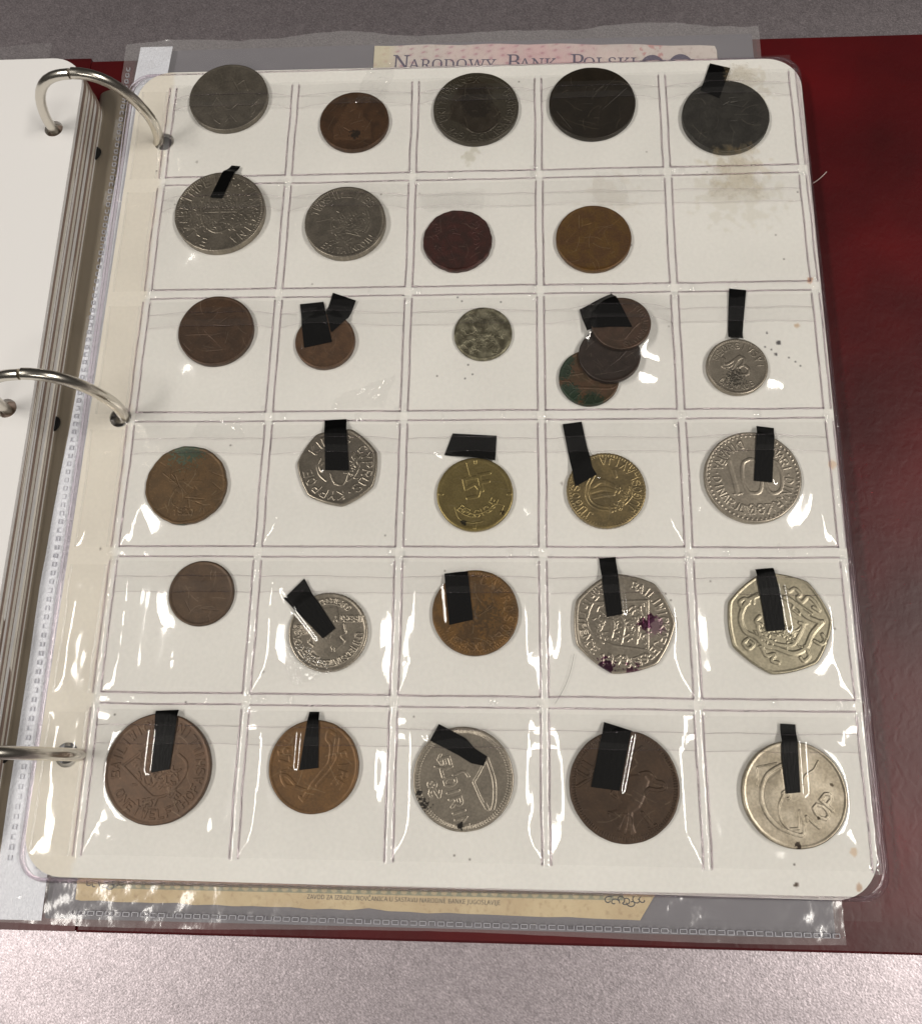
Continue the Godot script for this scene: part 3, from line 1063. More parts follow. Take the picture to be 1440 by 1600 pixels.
func build_coins() -> void:
	var nickel := Color(0.615, 0.58, 0.525)
	var bronze := Color(0.36, 0.25, 0.16)
	var dark := Color(0.21, 0.18, 0.14)
	# top row
	coin("nickel_coin", "worn grey nickel coin at the left end of the top row", -23.3, -33.4, 14.1, {"c": nickel * 0.80, "c2": nickel * 0.66, "metal": 0.75, "t": 2.0, "reeds": 70, "worn": 0.25, "rough": 0.42}, bust(-1, 0, 5, 0.9) + "L 1 -38,20 -30,-2 -5,34 8,38 24,20\nL 1 70,-5 78,20\nL 1 60,30 78,8\nL 1 -30,66 -15,78\nL 1 0,72 8,50 26,72\nL 1 20,-38 36,-52 48,-20\nL 1 70,40 62,60\nX 9")
	coin("bronze_coin", "small brown bronze coin with a worn seated figure, top row", 22.1, -22.2, 12.1, {"c": bronze * 0.92, "c2": bronze * 0.7, "worn": 0.3, "worn_parts": [["-20,-62 -8,-70 2,-58 4,-40 22,-34 24,-14 40,0 48,12 52,64 -58,64 -60,20 -44,-8 -34,-30", Color(0.40, 0.29, 0.20), 0.6, true]], "spots": [[0.05, 0.45, 0.16, Color(0.14, 0.11, 0.08), 0.8, 0.9]]}, "P 70 20 -20,-62 -8,-70 2,-58 0,-40 22,-34 40,-20 42,0 55,10 52,60 -58,60 -60,20 -40,-8 -30,-30\nL 2 -55,40 -50,-40\nX 8")
	coin("bronze_coin", "dark blackened penny with a clear portrait, middle of top row", 64.4, -26.4, 14.8, {"c": dark * 1.05, "c2": Color(0.27, 0.24, 0.20), "mix": 0.8, "worn": 0.05, "rough": 0.36, "relief": 0.05, "worn_parts": [["-60,-20 -40,-60 -10,-84 40,-60 34,-20 50,0 58,24 50,48 30,66 0,72 -20,60 -34,44 -60,30", Color(0.30, 0.28, 0.235), 0.75, false], ["-30,-56 20,-60 38,-40 38,0 20,26 -10,26 -30,10 -36,-20", Color(0.15, 0.125, 0.10), 0.6, true]], "spots": [[0.45, -0.3, 0.3, Color(0.30, 0.28, 0.23), 0.5, 1.2]]}, bust(1, 0, -2, 1.0) + "C 2 -28,40 -20,55 0,68 25,66 48,45 55,20\nT GEORGIVSVIDEIGRA 82 60 11 16 1\nT BRITTOMNREX 82 250 11 16 1\nB 94 110 1 4")
	coin("bronze_coin", "almost black worn penny with a long scratch, top row", 104.5, -27.3, 14.8, {"c": dark * 0.9, "c2": dark * 0.72, "worn": 0.2, "rough": 0.40}, bust(1, 5, -5, 1.0) + "L 1 5,36 80,-40\nL 1 -82,20 -50,68\nX 8")
	coin("bronze_coin", "charcoal grey worn penny at the right end of the top row", 149.3, -20.4, 14.6, {"c": Color(0.26, 0.25, 0.23), "c2": Color(0.20, 0.19, 0.175), "worn": 0.4, "t": 1.9}, bust(1, 0, 0, 1.0) + "X 10")
	# second row
	coin("nickel_coin", "large crown size nickel coin with heraldic arms, second row left", -22.0, 13.7, 15.5, {"c": nickel, "c2": nickel * 0.82, "metal": 0.85, "t": 2.5, "relief": 0.017, "worn": 0.1, "reeds": 90, "rough": 0.34}, "T ELIZABETHDEIGRATIAREGINA 80 200 13.5 17 1\nC 2 -36,-40 -40,0 -30,35 0,52 30,35 40,0 36,-40\nL 2 0,-46 0,50\nL 2 -40,0 40,0\nQ 20 -34,-36 -4,-4\nQ 20 4,-36 34,-4\nQ 18 -30,6 -4,40\nQ 18 4,6 30,40\nQ 24 -72,-20 -42,40\nQ 24 42,-20 72,40\nQ 10 -20,-66 20,-46\nB 95 120 1 3")
	coin("nickel_coin", "nickel coin with a round emblem and small legend, second row", 21.1, 18.6, 13.7, {"c": nickel * 0.96, "c2": nickel * 0.8, "metal": 0.85, "t": 2.4, "relief": 0.017, "worn": 0.15, "reeds": 80, "rough": 0.36}, "T TWOSHILLINGS 79 290 11 17 1\nT BRITAINCOIN 79 215 -9 15 -1\nC 2 20,-20 30,-5 28,15 15,25\nC 2 10,-25 20,-5 18,12 5,22\nC 2 55,-30 62,0 52,30\nC 2 48,-30 55,0 46,26\nQ 30 -25,-25 15,20\nQ 22 24,-25 50,30\nL 1 -70,-2 -36,-10 -30,30\nL 1 40,40 5,30 -20,36\nQ 14 -30,40 20,60\nB 95 110 1 3")
	coin("bronze_coin", "reddish brown pitted halfpenny in the middle of the second row", 58.9, 25.9, 11.4, {"c": Color(0.30, 0.17, 0.15), "c2": Color(0.22, 0.15, 0.13), "worn": 0.35, "chip": 1.2}, bust(-1, 5, 0, 0.9) + "X 14\nQ 12 -70,-60 -50,50\nQ 10 40,-60 70,20")
	coin("bronze_coin", "yellowish brown smooth worn penny, fourth in the second row", 103.6, 26.0, 12.3, {"c": Color(0.42, 0.31, 0.16), "c2": Color(0.36, 0.25, 0.16), "worn": 0.55}, bust(1, 0, 0, 0.9) + "X 12")
	# third row
	coin("bronze_coin", "brown flat worn penny at the left end of the third row", -19.4, 58.0, 12.4, {"c": Color(0.33, 0.25, 0.19), "c2": Color(0.27, 0.21, 0.165), "worn": 0.5, "t": 1.8}, bust(1, 0, 0, 0.9) + "L 1 -80,12 0,10 20,5\nL 1 -30,0 20,50\nX 10")
	coin("bronze_coin", "small brown coin under two crossed tapes, third row", 16.75, 62.2, 9.7, {"c": Color(0.40, 0.30, 0.22), "c2": Color(0.33, 0.25, 0.19), "worn": 0.8, "t": 1.8}, bust(1, 0, 0, 0.9) + "X 5")
	coin("silver_coin", "small tarnished silver coin with dark pitted relief, third row", 67.6, 60.0, 9.3, {"c": Color(0.58, 0.56, 0.47), "c2": Color(0.36, 0.34, 0.27), "mix": 1.0, "metal": 0.7, "worn": 0.0, "relief": 0.035, "t": 1.3}, "L 5 -40,-45 -40,-5\nL 4 -40,-45 -14,-5\nL 5 -14,-50 -14,0\nL 5 6,-48 0,0 20,4\nL 4 18,-45 24,0\nQ 60 -75,-30 75,60\nQ 30 -50,10 50,75\nQ 20 -60,-80 60,-55\nB 94 90 1 4")
	coin("bronze_coin", "brown green edged coin at the bottom of three overlapping coins", 100.9, 75.8, 9.4, {"c": Color(0.36, 0.27, 0.20), "c2": Color(0.30, 0.25, 0.18), "worn": 0.05, "t": 1.5, "group": "three overlapping coins", "spots": [[-0.9, -0.3, 0.4, Color(0.17, 0.24, 0.19), 0.85, 0.5], [-0.7, 0.6, 0.45, Color(0.17, 0.25, 0.20), 0.85, 0.5], [0.1, 0.9, 0.42, Color(0.16, 0.22, 0.17), 0.85, 0.5], [-0.75, -0.7, 0.3, Color(0.17, 0.24, 0.19), 0.8, 0.5]]}, "T IVAICHPY 78 172 19 22 -1\nL 3 -60,-10 0,-20\nC 3 -50,35 -10,36 60,40 90,30\nC 2 -66,10 -50,30 -30,32\nC 2 -10,-20 0,0 20,12 60,20\nC 2 -70,0 -60,-20 -30,-22")
	coin("bronze_coin", "dark brown coin in the middle of three overlapping coins", 107.4, 68.6, 9.66, {"c": Color(0.26, 0.22, 0.20), "c2": Color(0.22, 0.19, 0.17), "worn": 0.2, "z": 1.35, "t": 1.5, "lean": [-0.05, 0.03], "group": "three overlapping coins"}, bust(1, 5, 0, 1.0) + "C 2 60,-20 30,15 0,40\nX 5")
	coin("bronze_coin", "reddish brown coin on top of three overlapping coins", 111.2, 58.4, 9.3, {"c": Color(0.35, 0.275, 0.23), "c2": Color(0.29, 0.24, 0.20), "worn": 0.2, "z": 2.5, "t": 1.5, "lean": [-0.05, 0.03], "group": "three overlapping coins"}, bust(-1, -5, 0, 1.0) + "C 2 10,60 40,20 60,0\nT TIONALBANIVIS 80 40 11 17 1")
	coin("nickel_coin", "small bright nickel coin with a crowned script monogram, third row", 146.7, 72.5, 9.45, {"c": nickel * 1.02, "c2": nickel * 0.9, "metal": 0.85, "worn": 0.0, "rough": 0.36, "relief": 0.035, "spots": [[-0.1, 0.4, 0.28, Color(0.2, 0.19, 0.17), 0.55, 1.4]]}, "T GEORGIVSVI 74 295 17 20 1\nT BROMNDG 74 225 -13 18 -1\nC 4 -44,-30 -40,-8 -20,-14 10,-36 0,-20 -10,-2 -20,10\nC 4 12,-34 24,-28 18,-8 4,4 20,-4 36,10 30,28 6,28 -10,16\nC 4 -40,-26 -46,0 -24,0 -4,-18 14,-32\nL 2 -36,8 10,28 20,34\nQ 18 -46,26 6,54\nB 95 80 1 3")
	# fourth row
	coin("bronze_coin", "brown penny with green corrosion on its upper edge, fourth row", -23.9, 110.8, 12.7, {"c": Color(0.38, 0.29, 0.18), "c2": Color(0.31, 0.24, 0.15), "worn": 0.5, "chip": 1.0, "spots": [[-0.1, -0.92, 0.36, Color(0.28, 0.36, 0.31), 0.8, 1.5], [0.1, -0.85, 0.25, Color(0.22, 0.27, 0.21), 0.7, 1.2]]}, bust(1, 0, 0, 0.9) + "L 1 -42,-40 -42,-10 40,-8\nL 1 -60,-30 -20,0\nL 1 -40,-30 20,40\nC 1 -20,20 -30,45 -10,60\nX 18\nS 1920 0 68 14 0 2")
	coin("nickel_coin", "seven sided nickel coin with a shield and wreath, fourth row", 23.2, 105.0, 12.8, {"c": nickel, "c2": nickel * 0.88, "metal": 0.9, "sides": 7, "worn": 0.0, "rough": 0.32, "rim": 1.0, "corner": 17.0}, "T KIBRIS 73 305 14 20 1\nT CYPRUS.KYPPOE 73 52 17 20 1\nC 2 -44,-20 -50,0 -42,22 -26,36\nC 2 44,-20 50,0 42,22 26,36\nC 3 -38,-10 -44,0 -38,12\nC 3 46,-24 40,-8 46,4 38,20\nC 2 -16,18 -6,40 14,46 24,20\nL 2 -4,44 -8,30\nQ 14 30,-30 50,30")
	coin("brass_coin", "brass yellow coin showing 5F and a country name, fourth row", 65.6, 114.0, 11.6, {"c": Color(0.56, 0.50, 0.32), "c2": Color(0.51, 0.45, 0.285), "metal": 0.8, "worn": 0.0, "rough": 0.36, "rim": 1.2, "relief": 0.035, "spots": [[-0.3, 0.78, 0.08, Color(0.18, 0.16, 0.1), 0.9, 0.8], [0.72, 0.5, 0.06, Color(0.25, 0.2, 0.1), 0.9, 0.8]]}, "S 5 -7 -18 52 -12 4\nS F 28 -34 44 -12 4\nT BELGIQUE 52 222 -16 18 -1\nC 2 -24,42 0,54 30,44 52,24\nL 1 52,24 76,30 66,54\nC 1 -52,36 -40,66 -10,78 20,74\nL 2 -22,-86 -12,-50\nL 1 -12,-50 -30,-44\nB 92 4 3 6")
	coin("brass_coin", "pale gold coin with an oval flame emblem, fourth row", 105.1, 112.8, 11.9, {"c": Color(0.58, 0.51, 0.36), "c2": Color(0.46, 0.41, 0.30), "metal": 0.8, "reeds": 60, "worn": 0.05, "rough": 0.36}, "T JUGOSLAVIJA 78 128 -13.2 18 -1\nT JUGOSL 78 215 15 18 1\nC 2 -34,-44 -52,-10 -46,30 -20,50 20,54\nC 2 -28,-40 -44,-8 -38,26 -16,42 20,46\nC 2 60,-10 62,16 44,38\nL 4 20,-52 24,-36\nL 4 6,44 10,56\nC 5 -34,-10 -10,-24 20,-10\nC 5 -38,4 -8,-4 20,2\nC 5 -32,18 -6,12 16,10\nQ 18 30,0 56,40\nB 94 80 1 4")
	coin("nickel_coin", "large nickel coin reading 100 and 1987 with dotted rim, fourth row", 148.7, 108.8, 14.3, {"c": nickel * 1.02, "c2": nickel * 0.9, "metal": 0.85, "worn": 0.0, "rough": 0.36, "t": 1.9, "relief": 0.035}, "L 4 -48,-36 -34,36\nL 2 -48,-36 -56,-28\nL 2 -42,38 -26,36\nC 3 -4,-40 -18,-30 -22,0 -14,30 2,36 14,28 18,-2 10,-34 -4,-40\nC 3 38,-38 26,-28 22,2 30,30 42,36 56,26 60,-2 52,-30 38,-38\nS 1987 2 70 19 -2 1.8\nT DINARA.DINARJEV 74 343 -11 16 -1\nT DINARI.DINARA 74 20 11 16 1\nB 92 60 2 0.5")
	# fifth row
	coin("bronze_coin", "small plain brown coin at the left end of the fifth row", -15.9, 144.8, 9.9, {"c": Color(0.31, 0.24, 0.175), "c2": Color(0.265, 0.205, 0.15), "worn": 0.7, "t": 1.2}, bust(1, 0, 0, 0.9) + "L 1 -40,20 -36,50\nL 1 36,-10 24,0\nX 8")
	coin("nickel_coin", "shiny quarter lying upside down with a portrait, fifth row", 23.1, 156.2, 11.7, {"c": nickel * 1.02, "c2": nickel * 0.85, "metal": 0.9, "reeds": 60, "worn": 0.0, "rough": 0.32, "rim": 0.9}, "T UNITEDSTATESOFAMERICA 78 95 8.2 15 1\nT QUARTERDOLLAR 78 38 -6.5 13 -1\nS LIBERTY 56 -34 14 180 2\nS INGOD -62 0 10 180 1.4\nS WETRUST -58 -12 10 180 1.4\nP 70 26 -40,-30 -20,-60 20,-66 30,-30 40,-24 36,-8 42,0 32,14 40,24 22,44 4,62 -24,60 -40,44 -36,24 -46,10\nC 2 -40,6 -48,24 -34,36 -40,54 -20,64\nC 2 40,-20 44,0 34,10 42,24 20,46\nQ 22 -30,-20 20,40")
	coin("bronze_coin", "orange brown bronze penny with a square tape, fifth row", 66.1, 150.2, 12.6, {"c": Color(0.44, 0.32, 0.165), "c2": Color(0.34, 0.255, 0.155), "mix": 0.9, "worn": 0.25, "rough": 0.42, "spots": [[0.2, 0.05, 0.3, Color(0.27, 0.21, 0.13), 0.6, 1.6], [-0.05, 0.45, 0.26, Color(0.30, 0.22, 0.13), 0.6, 1.6]]}, "T CAFROSOERICANA 78 14 17 18 1\nT ESSO 78 214 -14 18 -1\nL 1 8,6 40,-14\nL 1 14,2 34,-16\nB 94 90 1 4")
	coin("nickel_coin", "seven sided nickel coin with three lions and purple ink stains", 108.8, 153.0, 14.9, {"c": nickel * 1.06, "c2": nickel * 0.95, "metal": 0.9, "sides": 7, "worn": 0.0, "rough": 0.33, "rim": 1.0, "corner": 39.0, "spots": [[0.40, 0.02, 0.13, Color(0.20, 0.04, 0.13), 0.95, 0.7], [0.52, -0.10, 0.10, Color(0.18, 0.03, 0.12), 0.95, 0.7], [0.60, 0.05, 0.2, Color(0.50, 0.34, 0.44), 0.5, 0.9], [-0.36, 0.84, 0.16, Color(0.20, 0.05, 0.15), 0.9, 1.2], [0.15, 0.95, 0.14, Color(0.25, 0.08, 0.18), 0.7, 1.6]]}, "T BAILIWICKOFJERSEY 77 18 9.6 15 1\nT NEWFIFTYPENCE 77 340 -9.3 15 -1\nS 1969 -22 70 15 4 2\nL 2 -60,-40 45,-44\nL 2 48,-44 44,52 -20,44\nC 2 -58,-40 -72,-10 -60,24 -20,44\nQ 70 -52,-34 42,36\nC 3 -40,-8 -20,0 -26,30\nC 3 -6,-12 0,4 -6,36\nC 3 20,-10 26,8 22,38")
	coin("nickel_coin", "seven sided pale gold coin with a scroll frame and ship", 152.9, 152.6, 15.0, {"c": Color(0.60, 0.57, 0.49), "c2": Color(0.53, 0.505, 0.43), "metal": 0.85, "sides": 7, "worn": 0.0, "rough": 0.33, "rim": 0.8, "relief": 0.04, "corner": 37.0}, "C 4 -30,-56 -58,-40 -72,-10 -66,16 -46,28 -30,44 -10,48 20,58 44,48 58,22 70,8 80,-2\nC 4 14,-48 36,-34 50,-14 74,-2\nC 3 -66,-26 -72,-38 -62,-46 -54,-40 -60,-34\nC 3 -46,-38 -44,-50 -34,-54\nC 3 16,-68 22,-60 34,-66 44,-56 38,-48 46,-40 58,-50 70,-40 76,-24 66,-30\nL 2 22,-48 62,-18\nL 2 26,-40 56,-16\nC 3 -62,32 -70,40 -62,50 -52,42 -58,36\nC 3 -36,46 -30,62 -14,60 -20,72 -8,76\nC 3 44,44 50,62 40,72 34,66\nC 3 62,34 74,40 82,32 78,22\nS 50 -28 40 15 8 2\nC 3 -40,0 -38,22 -10,40 20,42 36,22 44,4 38,0\nC 3 -36,-12 -44,-2 -34,4\nQ 34 -38,4 28,40\nP 60 10 20,-20 56,2 48,6 22,-12\nL 2 30,-34 44,-24 38,-16 26,-26 30,-34")
	# bottom row
	coin("bronze_coin", "large brown bronze coin with a heart shaped shield, bottom row left", -23.4, 195.35, 15.3, {"c": Color(0.325, 0.24, 0.17), "c2": Color(0.275, 0.205, 0.145), "worn": 0.3, "rough": 0.42, "relief": 0.035}, "T BAILIWICKOF 80 262 11 15 1\nT ONETWELFTHOFASHILLING 80 236 -11 15 -1\nL 2 -66,-4 0,-56\nL 2 -66,-4 -14,42\nC 2 -14,42 0,50 24,44 50,16 54,-10 38,-26\nQ 40 -40,-20 0,24\nQ 30 0,0 40,36\nS 1957 -14 60 12 -8 2\nS JE 36 46 12 30 2")
	coin("bronze_coin", "coppery brown bird coin dated 1971, second in the bottom row", 21.2, 194.1, 12.75, {"c": Color(0.42, 0.305, 0.175), "c2": Color(0.36, 0.265, 0.16), "worn": 0.25, "rough": 0.40, "relief": 0.035}, "S 1971 -66 -20 22 78 2.4\nT EIRE 66 68 18 22 1\nC 3 44,-70 30,-76 26,-60 36,-44 34,-10 20,10 0,36 -18,66\nC 3 56,-60 52,-20 36,10 10,40\nC 2 46,-60 42,-20 26,8\nC 3 -10,52 -36,44 -60,40 -70,20 -56,22 -40,38\nL 3 -8,54 -18,72\nL 3 -18,72 -26,64")
	coin("nickel_coin", "grey nickel salmon coin crossed by a slanted tape, bottom row", 63.3, 196.7, 14.0, {"c": nickel * 0.98, "c2": nickel * 0.88, "metal": 0.85, "worn": 0.15, "rough": 0.37, "relief": 0.032, "spots": [[-0.78, 0.5, 0.1, Color(0.12, 0.11, 0.1), 0.8, 1.8], [-0.88, 0.3, 0.06, Color(0.12, 0.11, 0.1), 0.8, 1.8], [-0.05, 0.88, 0.07, Color(0.12, 0.11, 0.1), 0.9, 1.0]]}, "S FLOIRIN -20 25 22 72 2.4\nS 2 -56 28 20 -80 2.4\nS S -62 12 14 -80 2.4\nC 3 46,-40 60,0 62,36 58,56\nC 2 20,6 34,36 46,56\nC 2 46,-40 30,-10 20,6\nL 2 44,46 50,58\nL 2 -56,-22 -34,-18\nC 2 -46,-46 -50,-36 -44,-26\nC 2 -20,-6 0,-14 10,-4\nB 94 110 1.2 5")
	coin("bronze_coin", "large dark brown penny with a hen on its face, bottom row", 107.5, 198.0, 15.0, {"c": Color(0.285, 0.215, 0.155), "c2": Color(0.24, 0.18, 0.13), "worn": 0.0, "rough": 0.40, "relief": 0.075}, "P 100 30 -6,-12 6,-20 22,-22 38,-20 46,-10 40,8 34,24 26,38 14,46 12,60 18,80 8,86 -4,82 -14,78 -22,66 -30,54 -30,44 -16,40 -8,28 -16,14 -14,0\nC 3 30,-22 44,-24 52,-16 56,-10 70,-6 72,2 60,6 44,4 36,12\nC 2 -30,46 -16,50 4,48\nL 1.5 -2,50 -14,76\nL 1.5 4,52 -2,82\nL 1.5 10,54 10,84\nL 3 30,46 48,68\nL 2 42,72 54,66\nL 2.5 -86,2 -56,-16\nL 2 34,-70 14,-54\nC 2 -20,8 -24,14 -16,20\nS UL -66 -34 22 -60 2.4\nB 95 120 1 5")
	coin("nickel_coin", "pale nickel salmon coin reading 10P at the lower right", 153.1, 199.4, 14.0, {"c": Color(0.62, 0.585, 0.52), "c2": Color(0.52, 0.485, 0.42), "metal": 0.85, "worn": 0.0, "rough": 0.33, "relief": 0.04, "t": 1.9, "mix": 0.9, "spots": [[-0.02, 0.93, 0.06, Color(0.15, 0.12, 0.1), 0.9, 0.8], [0.72, -0.2, 0.04, Color(0.2, 0.17, 0.13), 0.8, 0.8], [0.42, 0.42, 0.035, Color(0.2, 0.17, 0.13), 0.8, 0.8]]}, "S 10P 47 31 29 -48 2.6\nC 3 -18,-56 -50,-36 -64,0 -58,34 -36,60 0,74 10,72\nC 2 -20,-2 -32,22 -30,48 -16,64\nL 2 -16,64 2,62 6,30\nL 2 6,30 14,56 10,72\nP 40 20 -20,-50 -58,-20 -62,10 -54,38 -34,58 -18,64 -30,44 -32,22 -22,0 -16,-10\nC 2 -24,-2 -14,-8 -10,4 -14,8\nC 2 50,-62 40,-46 24,-36 18,-20\nL 1 -70,-16 -68,-50 -30,-58")

func build_tapes() -> void:
	var V := func(a: float, b: float) -> Vector2: return Vector2(a, b)
	var q := func(a: float, b: float, c: float, d: float, e: float, f: float, g: float, h: float) -> Array:
		# corners: free left, free right, stuck right, stuck left
		return [[Vector2(a, b), Vector2(c, d)], [Vector2(g, h), Vector2(e, f)]]
	tape("slanted tape on the charcoal penny at upper right", q.call(145.6, -43.1, 152.4, -40.9, 147.6, -27.4, 141.4, -30.9))
	tape("narrow slanted tape on the large heraldic coin", [[V.call(-20.0, -5.6), V.call(-16.9, -5.2)], [V.call(-22.0, -2.5), V.call(-18.2, -1.0)], [V.call(-25.7, 8.4), V.call(-21.5, 8.8)]])
	tape("wide upright left tape of the two on the small brown coin", q.call(7.5, 48.5, 15.3, 47.7, 19.1, 62.8, 10.2, 64.8))
	tape("leaning right tape of the two on the small brown coin", [[V.call(18.2, 44.5), V.call(26.0, 47.5)], [V.call(16.5, 51.1), V.call(23.8, 54.3)], [V.call(18.6, 59.3), V.call(19.2, 59.0)]], 0.6, 0.3)
	tape("broad torn tape on the three overlapping coins", [[V.call(98.5, 51.7), V.call(108.8, 46.6)], [V.call(99.2, 55.0), V.call(111.0, 51.5)], [V.call(100.5, 59.9), V.call(114.4, 59.5)]], 0.4, 0.5)
	tape("upright tape above the small script monogram coin", q.call(146.2, 44.9, 151.6, 45.6, 149.1, 63.1, 144.7, 62.4))
	tape("upright tape over the seven sided shield coin", q.call(18.1, 89.5, 25.0, 89.1, 26.8, 106.5, 19.4, 106.3))
	tape("broad level tape just above the brass coin", [[V.call(58.4, 93.9), V.call(56.0, 101.1)], [V.call(72.1, 94.7), V.call(71.7, 103.3)]], 0.1)
	tape("leaning tape with flared end on the pale gold flame coin", [[V.call(92.4, 91.2), V.call(98.3, 90.4)], [V.call(94.9, 106.1), V.call(101.1, 105.6)], [V.call(95.9, 111.8), V.call(102.4, 108.0)]])
	tape("upright tape hiding part of the number 100", q.call(151.1, 92.3, 156.4, 92.9, 154.2, 110.7, 148.9, 110.1))
	tape("bent diagonal tape on the upside down quarter", [[V.call(9.2, 146.3), V.call(15.0, 140.2)], [V.call(12.8, 149.8), V.call(17.7, 144.8)], [V.call(16.8, 153.4), V.call(20.6, 148.6)], [V.call(21.7, 158.2), V.call(25.3, 155.2)]], 0.8)
	tape("short upright tape on the orange brown penny", q.call(56.8, 138.6, 63.8, 138.1, 65.5, 152.4, 58.6, 154.0))
	tape("upright tape above the three lions coin", q.call(102.4, 133.8, 107.3, 133.4, 108.6, 150.5, 104.1, 151.4))
	tape("curved tape on the ship coin", [[V.call(147.3, 137.1), V.call(152.4, 136.7)], [V.call(148.3, 146.4), V.call(154.0, 144.5)], [V.call(149.0, 155.2), V.call(154.3, 154.8)]])
	tape("upright tape on the large shield coin at lower left", q.call(-25.5, 179.4, -18.9, 179.0, -19.8, 195.5, -25.0, 196.5))
	tape("narrow tape on the bird coin dated 1971", q.call(19.0, 179.1, 21.9, 179.1, 22.6, 194.5, 17.2, 195.2))
	tape("creased slanting tape on the grey salmon coin", [[V.call(53.8, 186.6), V.call(56.1, 182.0)], [V.call(62.0, 190.6), V.call(63.9, 185.9)], [V.call(65.4, 192.6), V.call(66.4, 188.6)], [V.call(69.0, 193.3), V.call(69.8, 190.7)]], 0.1)
	tape("wide leaning tape on the hen penny", q.call(102.5, 180.9, 109.8, 183.2, 106.1, 199.3, 98.4, 198.4))
	tape("long upright tape on the coin reading 10P", [[V.call(151.0, 180.7), V.call(155.2, 180.9)], [V.call(150.4, 189.9), V.call(154.9, 188.8)], [V.call(150.8, 199.3), V.call(154.6, 198.9)]])

# ---------------------------------------------------------------- clear pocket page over the coins
func bead(x0: float, y0: float, x1: float, y1: float, z: float, r: float, wob: float) -> ArrayMesh:
	var pts := PackedVector3Array()
	var n := maxi(int(Vector2(x1 - x0, y1 - y0).length() / 1.5), 4)
	for k in n + 1:
		var t := float(k) / n
		var x := lerpf(x0, x1, t)
		var y := lerpf(y0, y1, t)
		var d := soft.get_noise_2d(x * 1.6 + 300 + y0, y * 1.6 + x0) * wob
		pts.append(at(x + (d if absf(x1 - x0) < absf(y1 - y0) else 0.0), y + (d if absf(x1 - x0) >= absf(y1 - y0) else 0.0), z))
	return tube(pts, r * 0.001, 10, 0.6)

